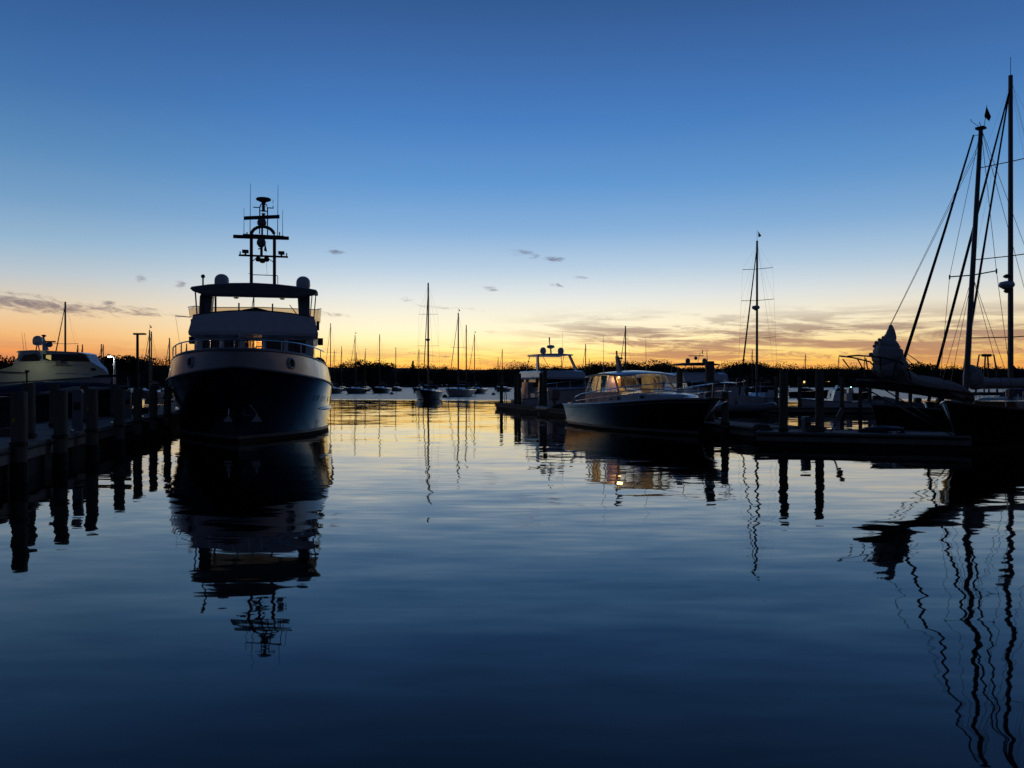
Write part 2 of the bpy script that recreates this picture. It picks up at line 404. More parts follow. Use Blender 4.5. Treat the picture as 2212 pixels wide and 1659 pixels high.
# ------------------------------------------------------------------ far shore: low bank, woods, houses
def shore_y(x):      # distance of the waterline of the far shore
    return 520-120*max(0, min(1, (-x-60)/180))-40*math.sin(x*.011)*.5
def crest(u):        # height line of the woods as seen (pixel row), from the photograph
    P = [(-400,770),(0,768),(40,772),(190,768),(235,767),(262,776),(300,769),(335,777),(370,779),(420,783),(720,782),(780,780),(820,784),(870,782),(930,786),(1010,788),(1075,787),(1130,785),(1190,784),
         (1240,785),(1290,781),(1340,782),(1390,784),(1425,778),(1470,783),(1510,789),(1545,787),(1590,781),(1640,781),(1700,786),(1800,785),(1900,787),(2000,788),(2100,786),(2212,786),(2700,785)]
    for (a, b), (c, d) in zip(P[:-1], P[1:]):
        if a <= u <= c: return b+(d-b)*(u-a)/(c-a)
    return 785
def leaf_cluster(b, c, rx, rz_, n, size, rnd):
    """leafy crown: many small tilted leaf-clump faces through an ellipsoid volume"""
    lob = [(Vector((0,0,0)), .86)]*3+[(Vector((rnd.uniform(-.6,.6)*rx, rnd.uniform(-.5,.5)*rx, rnd.uniform(-.3,.42)*rz_)), rnd.uniform(.3,.52)) for _ in range(8)]
    for _ in range(n):
        l, s = rnd.choice(lob)
        d = Vector((rnd.gauss(0,1), rnd.gauss(0,1), rnd.gauss(0,1))).normalized()*(rnd.random()**.42)
        p = Vector(c)+l+Vector((d.x*rx*s, d.y*rx*s, d.z*rz_*s*1.05))
        a = Vector((rnd.gauss(0,1), rnd.gauss(0,1), rnd.gauss(0,1))).normalized(); e = a.orthogonal().normalized(); f = a.cross(e)
        k = size*rnd.uniform(.55,1.2)
        b.add([p+e*k, p+f*k*.7, p-e*k*.9, p-f*k*.75], [(0,1,2,3)])
def shore():
    def tp(x): y = shore_y(x)+40; return CH+(CV-crest(CU+x/y*F))/F*y
    b = MB(); xs = [-900+10*i for i in range(181)]; secs = []
    for x in xs:
        y = shore_y(x); secs.append([(x, y, -.5), (x, y+2, .6), (x, y+12, 2.2), (x, y+26, .62*tp(x)), (x, y+48, .78*tp(x)), (x, y+160, .78*tp(x)), (x, y+700, .78*tp(x))])
    b.loft(secs, closed=False, caps=False)
    b.build('far_shore', mat('dark_shore_ground', (.035,.035,.022), .95, noise=.4, nscale=.2), kind='structure')
    rnd = random.Random(11); w = MB(); x = -560.0
    while x < 560:
        for row in (0, 1, 2):
            xx = x+rnd.uniform(-3, 3); y = shore_y(xx)+12+row*16+rnd.uniform(-4, 4)
            u = CU+xx/y*F; top = CH+(CV-crest(u)-2.5)/F*y+rnd.uniform(-.7, .3)+1.0*math.sin(xx*.05)+.8*math.sin(xx*.117+1)-(row == 0)*rnd.uniform(.5, 3.5)
            g0 = 1.2 if row == 0 else 3; h = top-g0; rx = rnd.uniform(5.5, 10.0)
            if row == 2 and rnd.random() < .3: h += rnd.uniform(1.2, 3.0); rx = rnd.uniform(8, 13)
            leaf_cluster(w, (xx, y, g0+h*.56), rx, h*.47, 720 if abs(xx) < 380 else 90, .44 if abs(xx) < 380 else 1.1, rnd)
            if row == 0: leaf_cluster(w, (xx+rnd.uniform(-2,2), y-3, 2.6), 4.8, 2.8, 130, .6, rnd)
        x += rnd.uniform(5.5, 10.5)
    w.build('shore_woods', M_leafA, label='dark continuous belt of woods along the far shore', cat='woods', kind='stuff')
    # crowns that stand out of the belt
    def tree(lab, u, v, d, rx, pine=False, n=420):
        x = at_d(u, v, d).x; top = CH+(CV-v)/F*d; T = thing('pine_tree' if pine else 'oak_tree', lab, 'tree', (x, d, 2.5), rnd.uniform(0, 6)); h = top-2.5
        tr = MB().tube([(0,0,0), (.1,0,h*.4), (.2,.1,h*.8)], [.45,.35,.12], 7)
        for k in range(5): a = k*1.3; tr.tube([(.1,0,h*(.35+.08*k)), (math.cos(a)*rx*.5, math.sin(a)*rx*.5, h*(.5+.08*k))], [.16,.06], 5)
        tr.build('trunk', M_trunk, T)
        cb = MB()
        if pine:
            for k in range(7): leaf_cluster(cb, (0,0,h*(.4+.085*k)), rx*(1-.12*k), h*.08, n//7, .55, rnd)
        else: leaf_cluster(cb, (0,0,h*.62), rx, h*.40, n*3, .55, rnd)
        cb.build('crown', M_leafB if pine else M_leafA, T)
    tree('broad dome-shaped tree standing above the cruiser roof, tallest of the woods there', 1415, 774, 470, 16, n=900)
    tree('rounded tree left of the dome-shaped one, above the cruiser cabin', 1362, 777, 460, 10, n=500)
    tree('rounded tree above the aft end of the cruiser roof', 1298, 777, 470, 11, n=500)
    tree('flat-topped tree behind the mast of the dinghy dock yacht', 1610, 776, 440, 12, n=700)
    tree('small pointed pine on the skyline left of the nearest moored sloop', 892, 777, 520, 2.6, True, 260)
    tree('broad tree on the skyline right of the lit lamp post', 300, 765, 330, 9, n=600)
    tree('rounded tree behind the lit lamp post', 236, 763, 330, 10, n=650)
    tree('tree at the left edge behind the white motor yacht', 12, 767, 330, 11, n=700)
    tree('domed tree on the skyline behind the first moored sailboats', 787, 775, 500, 9, n=450)
    tree('domed tree on the skyline right of the first moored sailboats', 826, 777, 505, 11, n=450)
    tree('bushy tree breaking the skyline at the right edge of the woods', 1985, 780, 480, 12, n=500)
    # houses under the trees, a few windows lit
    lit = mat('lit_house_window', (.8,.6,.3), .5, emit=(1,.62,.26), es=1.6); wl = mat('house_clapboard', (.10,.095,.09), .8, noise=.2); rf = mat('house_roof', (.04,.038,.036), .9, noise=.2)
    def house(lab, u, d, w_, h_, wins):
        x = at_d(u, 830, d).x; T = thing('house', lab, 'house', (x, d, 1.2), 0)
        MB().box(-w_/2, w_/2, 0, 7, 0, h_).build('wall', wl, T); MB().prism([(-w_/2-.4,h_),(w_/2+.4,h_),(w_/2-1,h_+2),(-w_/2+1,h_+2)], 'y', -.4, 7.4).build('roof', rf, T)
        for a, z, ww, hh, on in wins:
            f = MB().box(a-ww/2-.12, a+ww/2+.12, -.08, -.01, z-.12, z+hh+.12).build('window', M_cream, T); MB().box(a-ww/2, a+ww/2, -.12, -.085, z, z+hh).build('pane', lit if on else M_win, f)
    house('low house with a row of lit windows on the far shore behind the finger dock', 1147, 505, 13, 4.6, [(-5,1.6,1.0,1.3,0),(-2.6,1.6,1.2,1.4,1),(-1.0,1.6,.8,1.4,1),(1.2,1.6,1.0,1.3,0),(3.1,1.6,.9,1.4,1),(4.6,1.6,.9,1.4,1)])
    house('far house with two lit windows seen between the tall right pilings', 1736, 515, 10, 4, [(-2.5,1.4,1.6,1.3,1),(.6,1.4,1.6,1.3,1),(3.4,1.4,1,1.3,0)])
    house('far house with one bright window right of the tall right pilings', 1793, 518, 9, 4, [(-1.6,1.3,2.6,1.2,1),(1.8,1.2,.8,1.1,1)])
    def shore_lamp(lab, u, v, d, col):
        p = at_d(u, v, d); T = thing('shore_lamp', lab, 'lamp', (p.x, p.y, .8)); MB().tube([(0,0,0),(0,0,p.z-.8)], .08, 5).build('post', M_dark, T)
        MB().ball((0,-.1,p.z-.7), .42, 8).build('lamp_globe', mat('shore_lamp_'+lab[:5], (.8,.8,.7), .5, emit=col, es=5), T)
    shore_lamp('warm bright lamp on the far shore left of the lit house', 1121, 813, 500, (1,.75,.4))
    shore_lamp('small green-white lamp on the far shore at right', 1838, 837, 480, (.4,1,.75))
shore()
# ------------------------------------------------------------------ the big navy trawler yacht on the left, bow towards us
def trawler():
    loc = on_water(517, 957); rz = R(-166.9); A = Frame(loc, rz)
    T = thing('trawler_yacht', 'large navy-hulled trawler yacht with white bulwark, seen bow-on beside the left dock', 'yacht', loc, rz)
    st = [(0.0,1.35,.02,.03,2.56),(-.25,1.0,.16,.62,2.50),(-.8,.25,.50,1.30,2.42),(-1.7,-.9,1.10,2.05,2.30),(-3.0,-2.5,1.85,2.68,2.17),
          (-4.6,-4.4,2.5,3.02,2.03),(-6.5,-6.4,2.92,3.14,1.92),(-9,-9,3.05,3.17,1.85),(-13,-13,3.0,3.1,1.82),(-18.2,-18.4,2.7,2.8,1.85)]
    H = Hull(st, flare=1.75, rake=0.85, n=34)
    H.band('hull', M_navy, T, 0.24, H.zt, 8)
    H.band('boot_stripe', M_boot, T, 0.13, 0.24, 1, off=0.004)
    H.band('bottom', M_anti, T, -0.5, 0.13, 2)
    # white bulwark above the sheer, leaning in a little aft
    def bwh(t): return 0.54+0.20*min(1, t*3.2)
    st2 = [(r[1]-0.0, r[1]+(.32 if i == 0 else .22 if i == 1 else .12 if i == 2 else 0.03), r[3], max(r[3]-(.0 if i < 2 else .06 if i < 4 else .16), .03), r[4]+bwh(i/9)) for i, r in enumerate(st)]
    class BH(Hull):
        def pt(s, t, z, side=1):
            yw, yt, ww, wt, zt = s.row(t); z0 = H.zt(t); k = (z-z0)/(zt-z0)
            return Vector((side*max(ww+(wt-ww)*k, .012), yw+(yt-yw)*k, z))
    B = BH(st2, n=34)
    B.band('bulwark', M_white, T, lambda t: H.zt(t)+0.0, B.zt, 3)
    B.band('bulwark_liner', M_white, T, lambda t: H.zt(t)+0.02, B.zt, 2, off=-0.09)
    MB().tube(B.around(0.0, 1.0, 0.045, 40), 0.06, 8).build('cap_rail', M_grey, T, smooth=True)
    MB().tube(H.around(0.0, 1.0, -0.02, 40), 0.045, 8).build('rub_rail', M_grey, T, smooth=True)
    H.deck('deck', M_cream, T, lambda t: H.zt(t)+0.06, 0.1)
    # bow rail on the bulwark
    rail(T, B, 0.4, t1=0.55, inset=0.05, r=0.024, posts=13, dzf=lambda y: 0.30+0.20*min(1, max(0, (1.6-y)/5.5)))
    # round hawse holes in the bulwark
    def on_bulwark(u, v, side):
        best = None
        for i in range(120):
            t = 0.04+0.5*i/120
            for z in (H.zt(t)+0.36,):
                p = B.pt(t, z, side); q = A.y(u, v, p.y); d = abs(q.x-p.x)+abs(q.z-p.z)*0.25
                if best is None or d < best[0]: best = (d, t)
        return best[1]
    for u, v, side in ((412, 781, 1), (628, 787, -1)):
        t = on_bulwark(u, v, side); z = H.zt(t)+0.36
        p = B.pt(t, z, side); a = B.pt(t+0.012, z, side)-B.pt(t-0.012, z, side); a.normalize()
        upv = (B.pt(t, z+0.1, side)-B.pt(t, z-0.1, side)).normalized(); nrm = a.cross(upv).normalized()
        if nrm.x*side < 0: nrm = -nrm
        ring = [p+nrm*0.03+(a*math.cos(k*math.pi/8)+upv*math.sin(k*math.pi/8))*0.17 for k in range(17)]
        hw = MB().tube(ring, 0.04, 6).build('hawse_hole', M_white, T, smooth=True)
        disc = [p+nrm*0.02+(a*math.cos(k*math.pi/8)+upv*math.sin(k*math.pi/8))*0.16 for k in range(16)]
        MB().add(disc, [tuple(range(16))]).build('opening', M_rubber, hw)
        if side == 1: hawse = p
    # long dark portlights and spray moulding on the port side
    for yy, zz in ((-3.4, 1.45), (-4.6, 1.4), (-6.0, 1.36), (-7.4, 1.35)):
        for side in (-1, 1):
            p = [H.at(yy+dy, zz+dz, side)+Vector((side*0.012, 0, 0)) for dy, dz in ((.28,-.11),(.34,.1),(-.28,.11),(-.34,-.1))]
            MB().add(p, [(0,1,2,3)]).build('portlight', M_win, T)
    for side in (-1, 1):
        MB().tube([H.at(y, 1.02-0.004*abs(y), side)+Vector((side*0.03, 0, 0)) for y in (-4.4,-5,-6,-8,-11,-14,-17)], [.02,.07,.08,.08,.08,.08,.05], 6).build('spray_rail', M_white, T, smooth=True)
    # anchors in the bow pockets
    for side, u0, u1 in ((1, 482, 503), (-1, 542, 565)):
        p0 = A.y(u0, 911, 0.42); p1 = A.y(u1, 911, 0.42); pt = A.y((u0*.45+u1*.55), 895, 0.48)
        outer = p0 if side == 1 else p1; inner = p1 if side == 1 else p0
        an = MB().loft([[inner, outer, pt], [inner+Vector((0,-.06,.0)), outer+Vector((0,-.16,0)), pt+Vector((0,-.08,0))]]).build('anchor', M_white, T)
        MB().tube([(side*.06, .35, .9), tuple(pt+Vector((0,-.1,.0))), (side*.25, .3, 1.5)], .035, 6).build('shank', M_steel, an)
    # ---- deckhouse
    def fy(x, y0, c): return y0-c*x*x
    xs = [-2.38+4.76*i/10 for i in range(11)]
    def ring(z, w, y0, c, yb): return [Vector((w*(x/2.38), fy(w*x/2.38, y0, c), z)) for x in xs]+[Vector((w, yb, z)), Vector((-w, yb, z))]
    wz0, wz1 = 3.30, 3.84
    MB().loft([ring(2.2, 2.38, -6.0, .10, -14), ring(wz0, 2.38, -6.05, .10, -14)]).build('deckhouse', M_white, T)
    MB().loft([ring(wz1, 2.38, -6.1, .10, -14), ring(4.0, 2.38, -6.12, .10, -14)]).build('deckhouse_head', M_white, T)
    # five front windows with pillars between
    cols = [(545,725),(780,945),(1000,1170),(1215,1395),(1440,1620)]
    def px(zx): return (560+zx/2.765)/1.736
    edges = []
    for a, b in cols: edges.append((A.y(px(a), 750, -6.3).x, A.y(px(b), 750, -6.3).x))
    edges = [(e[0], e[1]) for e in edges]
    pil = [2.38]+[e for pr in edges for e in pr]+[-2.38]
    for i in range(0, len(pil), 2):
        a, b = pil[i], pil[i+1]; q = []
        for z in (wz0, wz1):
            q.append([Vector((a, fy(a, -6.06, .10), z)), Vector((b, fy(b, -6.06, .10), z)), Vector((b, fy(b, -6.06, .10)-.12, z)), Vector((a, fy(a, -6.06, .10)-.12, z))])
        MB().loft(q).build('window_pillar', M_white, T)
    for i, (a, b) in enumerate(edges):
        q = [Vector((x, fy(x, -6.06, .10)-.05, z)) for x, z in ((a, wz0), (b, wz0), (b, wz1), (a, wz1))]
        w = MB().add(q, [(0,1,2,3)]).build('front_window', G_clear if i == 2 else M_win, T)
        MB().tube(q+[q[0]], .022, 4).build('window_frame', M_dark, w)
        c = (q[2]+q[3])*.5+Vector((0, .07, .0))
        MB().tube([c, c+Vector((.05, .0, -.36))], .012, 4).build('wiper', M_dark, w)
    for side in (1, -1):   # side walls of the pilothouse with big windows, then the saloon side
        MB().box(min(side*2.26, side*2.38), max(side*2.26, side*2.38), -14, -10.2, wz0, wz1).build('house_side', M_white, T)
        for y0, y1 in ((-6.75,-7.0),(-8.1,-8.35),(-9.2,-9.45)):
            MB().box(min(side*2.26, side*2.38), max(side*2.26, side*2.38), y1, y0, wz0, wz1).build('side_pillar', M_white, T)
        for y0, y1 in ((-7.0,-8.1),(-8.35,-9.2),(-9.45,-10.2)):
            MB().box(min(side*2.31, side*2.33), max(side*2.31, side*2.33), y1, y0, wz0, wz1).build('side_window', M_win, T)
    # lit wheelhouse behind the middle window: wooden back panel, wheel, instrument, lamp
    a, b = edges[2]
    MB().box(-2.2, 2.2, -9.15, -9.1, 2.4, 3.9).build('wheelhouse_bulkhead', M_teak, T)
    MB().box(-2.2, 2.2, -9.1, -6.3, 2.9, 2.95).build('wheelhouse_dash', M_dark, T)
    xm = (a+b)/2
    MB().box(xm+.06, xm+.09, -8.0, -6.9, 2.9, 3.9).build('wheelhouse_curtain', M_canvas_t, T)
    MB().box(xm-.78, xm-.75, -8.6, -6.9, 2.9, 3.9).build('wheelhouse_curtain', M_dark, T)
    MB().box(xm-.75, xm+.4, -8.65, -8.6, 2.9, 3.9).build('wheelhouse_panel', mat('lit_maple_panel', (.62,.42,.2), .5, noise=.15), T)
    wc = Vector((xm-.14, -7.3, 3.33))
    wh = MB().tube([wc+Vector((.27*math.cos(k*math.pi/10), 0, .27*math.sin(k*math.pi/10))) for k in range(21)], .025, 6).build('steering_wheel', M_dark, T, smooth=True)
    MB().ball(wc, .05, 8).build('wheel_hub', M_dark, wh)
    lampm = mat('warm_lamp', (.9,.7,.4), .5, emit=(1,.55,.18), es=14)
    MB().ball((xm-.3, -7.9, 3.88), .04, 8).build('cabin_lamp', lampm, T)
    lamp('cabin_light', (xm-.3, -7.9, 3.8), 30, (1,.55,.2), T, .06)
    MB().box(-2.3, 2.3, -13.8, -6.4, 3.9, 3.93).build('wheelhouse_ceiling', M_white, T)
    # ---- flybridge
    def fr(z, w, y0, yb): return [Vector((w*(x/2.38), fy(w*x/2.38, y0, .13), z+(.17*(1-(x/2.38)**2) if z > 4.5 else 0))) for x in xs]+[Vector((w*.98, yb, z)), Vector((-w*.98, yb, z))]
    MB().loft([fr(3.9, 2.42, -5.95, -14.4), fr(4.0, 2.56, -5.55, -14.6), fr(4.12, 2.58, -5.5, -14.6), fr(4.62, 2.47, -5.72, -14.6), fr(4.80, 2.42, -5.8, -14.6)]).build('flybridge', M_white, T)
    MB().tube([Vector((2.42*(x/2.38), fy(2.42*x/2.38, -5.8, .13)-.03, 4.82+.17*(1-(x/2.38)**2))) for x in xs], .035, 5).build('flybridge_coaming', M_dark, T)
    # covered consoles showing above the coaming
    MB().prism([(-1.15,4.9),(-1.0,5.04),(-.55,5.08),(-.05,5.2),(.45,5.1),(.6,5.04),(1.3,4.98),(1.3,4.9)], 'y', -7.6, -6.6).build('console_cover', M_canvas_n, T)
    for x in (.62, -.72):
        MB().tube([(x, -6.5, 4.75), (x, -6.5, 5.36)], .035, 6).build('spotlight_post', M_dark, T)
    # tinted aft windbreak glowing with the sunset
    seg = [(2.56,-6.6),(2.66,-9.2),(2.4,-10.2),(1.4,-10.6),(0,-10.75),(-1.4,-10.6),(-2.4,-10.2),(-2.66,-9.2),(-2.56,-6.6)]
    b = MB(); b.loft([[(x, y, 4.78), (x*1.02, y, (5.12 if y > -7 else 5.42)+.16*(1-abs(x)/2.7)**.5)] for x, y in seg], closed=False, caps=False); b.build('windbreak', G_tan, T)
    MB().tube([(x*1.02, y, (5.12 if y > -7 else 5.42)+.16*(1-abs(x)/2.7)**.5) for x, y in seg], .018, 5).build('windbreak_edge', M_cream, T)
    # ---- hardtop
    top = [(-2.56,5.92),(-2.5,6.0),(-1.8,6.10),(-.9,6.165),(0,6.19),(.9,6.165),(1.8,6.10),(2.5,6.0),(2.56,5.92),(2.44,5.80),(1.95,5.62),(1.5,5.6),(-1.5,5.6),(-1.95,5.62),(-2.44,5.80)]
    def sec(y, s, lift, thin):      # deep brow in front, thinner and higher aft
        return [Vector((x*s, y-.05*x*x*s, z+lift if i < 9 else (z+lift+thin*(1-abs(x)/3.4)))) for i, (x, z) in enumerate(top)]
    MB().loft([sec(-6.2, .97, -.03, .25), sec(-6.3, .995, 0, .03), sec(-6.8, 1, .04, .0), sec(-7.2, 1, .07, .38), sec(-9, 1, .2, .42), sec(-10.8, 1, .32, .44), sec(-11.2, .97, .32, .5)]).build('hardtop', M_grey, T, smooth=True)
    for side in (1, -1):
        MB().loft([[(side*1.78, -6.7, 4.7), (side*2.22, -6.7, 4.7), (side*2.22, -7.4, 4.7), (side*1.78, -7.4, 4.7)], [(side*1.72, -7.0, 5.66), (side*2.22, -7.0, 5.66), (side*2.22, -7.8, 5.95), (side*1.72, -7.8, 5.95)]]).build('hardtop_leg', M_grey, T)
        MB().tube([(side*2.0, -10.4, 4.7), (side*2.0, -10.4, 6.2)], .05, 6).build('hardtop_post', M_grey, T)
        for dx, y in ((2.5, -7.4), (2.36, -6.5), (2.48, -9.2)):
            MB().tube([(side*(dx-.12), y, 4.75), (side*dx*.99, y-.1, 5.92)], .022, 5).build('enclosure_pole', M_steel, T)
    MB().tube([(.32, -10.3, 4.7), (.32, -10.3, 6.2)], .03, 6).build('hardtop_post', M_steel, T)
    MB().tube([(.32, -10.3, 6.1), (.5, -10.2, 4.8)], .018, 5).build('brace', M_steel, T)
    MB().tube([(-1.3, -9.5, 5.6), (-1.9, -9.3, 4.8)], .02, 5).build('brace', M_steel, T)
    for x in (.75, -1.1): MB().lathe((x, -6.75, 5.56), [(.06,0),(.11,.03),(.11,.05)], 10).build('downlight', M_dark, T)
    # satellite domes
    for u, v in ((479, 628), (655, 636)):
        c = A.y(u, v, -8.6)
        MB().lathe((c.x, -8.6, 6.1), [(.2,0),(.26,.12),(.31,.28),(.31,.42),(.285,.54),(.21,.64),(.1,.695),(.01,.705)], 18).build('satellite_dome', M_white, T, smooth=True)
    # day shape pole on the starboard side
    g = A.y(438.5, 660, -6.6)
    MB().tube([(g.x, -6.6, 4.9), (g.x, -6.6, 6.35)], .035, 6).build('ball_pole', M_dark, T)
    gb = A.y(438.5, 597, -6.6); MB().tube([(g.x,-6.6,6.35),gb],.01,4).build('ball_spigot', M_wire, T); MB().ball(gb, .085, 10).build('anchor_ball', M_rubber, T, smooth=True)
    # ---- radar mast arch
    YM = -11.0
    def mp(x, y): return A.y((840+x/3.95)/1.736, (660+y/3.95)/1.736, YM)
    L0, R0 = mp(405, 1600), mp(747, 1620); La, Ra = mp(408, 880), mp(745, 890)
    cx = (L0.x+R0.x)/2; hw = (L0.x-R0.x)/2; zs = mp(575, 880).z; zt = mp(575, 750).z
    arch = [Vector((cx+hw, YM, 6.35)), Vector((cx+hw, YM, zs))]+[Vector((cx+hw*math.cos(a), YM, zs+(zt-zs)*math.sin(a))) for a in [math.pi*k/12 for k in range(1, 12)]]+[Vector((cx-hw, YM, zs)), Vector((cx-hw, YM, 6.2))]
    arch_o = MB().tube(arch, .075, 8).build('mast_arch', M_dark, T, smooth=True)
    def bar(name, x0, y0, x1, y1, r, m=M_dark, dy=0.0, par=None, n=6):
        a, b = mp(x0, y0), mp(x1, y1); a.y += dy; b.y += dy
        return MB().tube([a, b], r, n).build(name, m, par or T)
    bar('crosstree', 218, 1173, 948, 1200, .05); bar('crosstree', 280, 868, 888, 898, .045)
    for (x0, y0, x1, y1) in ((148, 913, 966, 940), (305, 645, 828, 622)):     # two open-array radars
        a, b = mp(x0, y0), mp(x1, y1); a.y += .35; b.y += .35; d = (b-a).normalized()
        sc_ = MB().loft([[p+Vector((0, -.06, -.08)), p+Vector((0, .06, -.08)), p+Vector((0, .07, .07)), p+Vector((0, -.07, .07))] for p in (a, b)]).build('radar_scanner', M_dark, T)
        cpt = (a+b)/2; MB().lathe((cpt.x, cpt.y, cpt.z-.42), [(.12,0),(.2,.08),(.21,.2),(.16,.33),(.07,.36)], 12).build('radar_gearbox', M_grey, sc_, smooth=True)
    inner = [mp(528, 860), mp(530, 470), mp(545, 425), mp(587, 405), mp(628, 425), mp(645, 470), mp(645, 870)]
    MB().tube(inner, .03, 6).build('top_frame', M_dark, T, smooth=True)
    bar('top_frame_bar', 528, 515, 645, 525, .025)
    bar('light_arm', 432, 462, 528, 466, .025); bar('light_arm', 645, 472, 735, 476, .025)
    bar('wind_sensor_post', 727, 476, 727, 440, .02); bar('wind_sensor', 722, 405, 730, 350, .012)
    d0 = mp(585, 355); MB().lathe((d0.x, YM, d0.z-.12), [(.06,-.16),(.1,0),(.22,.06),(.33,.1),(.35,.15),(.31,.2),(.1,.23)], 16).build('antenna_disc', M_dark, T, smooth=True)
    for x, y, h in ((585, 450, 75), (585, 555, 70)):
        t_, b_ = mp(x, y), mp(x, y+h); MB().lathe((t_.x, YM, b_.z), [(.1,0),(.07,.1),(.07,t_.z-b_.z-.05),(.1,t_.z-b_.z)], 10).build('mast_light', M_dark, T)
    c = mp(548, 1010); MB().ball((c.x, YM-.1, c.z), .16, 10).build('radome_small', M_grey, T, smooth=True)
    bar('sensor_stalk', 555, 900, 555, 1200, .07); bar('horn_bracket', 505, 1080, 560, 1075, .03)
    bar('sensor_stalk', 565, 760, 565, 870, .05)
    for x, y in ((510, 1240), (572, 1262), (632, 1242)):
        c = mp(x, y); MB().lathe((c.x, YM+.1, c.z-.1), [(.07,0),(.12,.03),(.13,.12),(.1,.2),(.05,.22)], 12).build('floodlight', M_rubber, T, smooth=True)
    bar('brace', 428, 1260, 495, 1195, .02); bar('brace', 640, 1210, 728, 1275, .02)
    bar('step_rail', 372, 1440, 372, 1450, .02); bar('step_rail', 425, 1462, 790, 1475, .02); bar('step_rail', 796, 1478, 797, 1600, .018)
    for x, y0, y1, r in ((392, 110, 870, .02), (800, 130, 890, .02), (296, 470, 870, .014), (868, 500, 890, .014)):
        a, b = mp(x-(6 if r > .015 else 0), y1), mp(x, y0); MB().tube([a, b], [r, .008], 5).build('whip_antenna', M_dark, T)
    for x, y in ((240, 1118), (927, 1142), (340, 835), (823, 832)):
        a = mp(x, y); MB().tube([a, a-Vector((0,0,.2))], [.035,.02], 6).build('anchor_light', M_dark, T)
    for x, y in ((318, 1118), (850, 1140)):
        a = mp(x, y); MB().box(a.x-.14, a.x+.14, YM-.12, YM+.12, a.z-.07, a.z+.07).tube([a-Vector((0,0,.07)), a-Vector((0,0,.22))], .05, 6).build('searchlight', M_dark, T)
    f0 = [mp(597, 955), mp(608, 965), mp(640, 1125), mp(592, 1110), mp(600, 1040)]
    MB().add([p+Vector((0,.03,0)) for p in f0], [(0,1,2,3,4)]).build('burgee', M_flag, T)
    bar('halyard', 618, 1130, 640, 1465, .006, M_wire)
    # jackstaff, side lights and small fittings
    j = A.y(516, 742, 1.35); MB().tube([(j.x, 1.35, 3.15), (j.x, 1.35, A.y(516, 686, 1.35).z)], [.02,.01], 6).build('jackstaff', M_cream, T)
    for side in (1, -1):
        MB().box(min(side*2.55, side*2.78), max(side*2.55, side*2.78), -8.3, -7.9, 3.72, 4.02).build('side_light', M_rubber, T)
        MB().box(min(side*2.5, side*2.62), max(side*2.5, side*2.62), -7.8, -7.3, 4.35, 4.72).build('horn', M_dark, T)
    c = A.y(690, 780, -12.5); MB().ball((-2.55, -12.5, 2.95), .38, 12).build('covered_liferaft', M_canvas_n, T, smooth=True)
    MB().tube([(2.45, -6.3, 4.72), (3.05, -6.3, 4.76)], .02, 5).build('flag_arm', M_steel, T)
    wires(T, [((3.05, -6.3, 4.76), (2.75, -6.0, 2.9))], .005, 'flag_line')
    # windlass and foredeck box
    MB().lathe((.0, -.3, 2.55), [(.2,0),(.2,.3),(.28,.34),(.2,.6),(.1,.66)], 12).build('windlass', M_steel, T, smooth=True)
    MB().box(-.9, .9, -4.6, -2.6, 2.2, 2.62).build('foredeck_locker', M_white, T)
    return T, A, H, B, hawse
TRAWLER, TA, TH, TB, HAWSE = trawler()
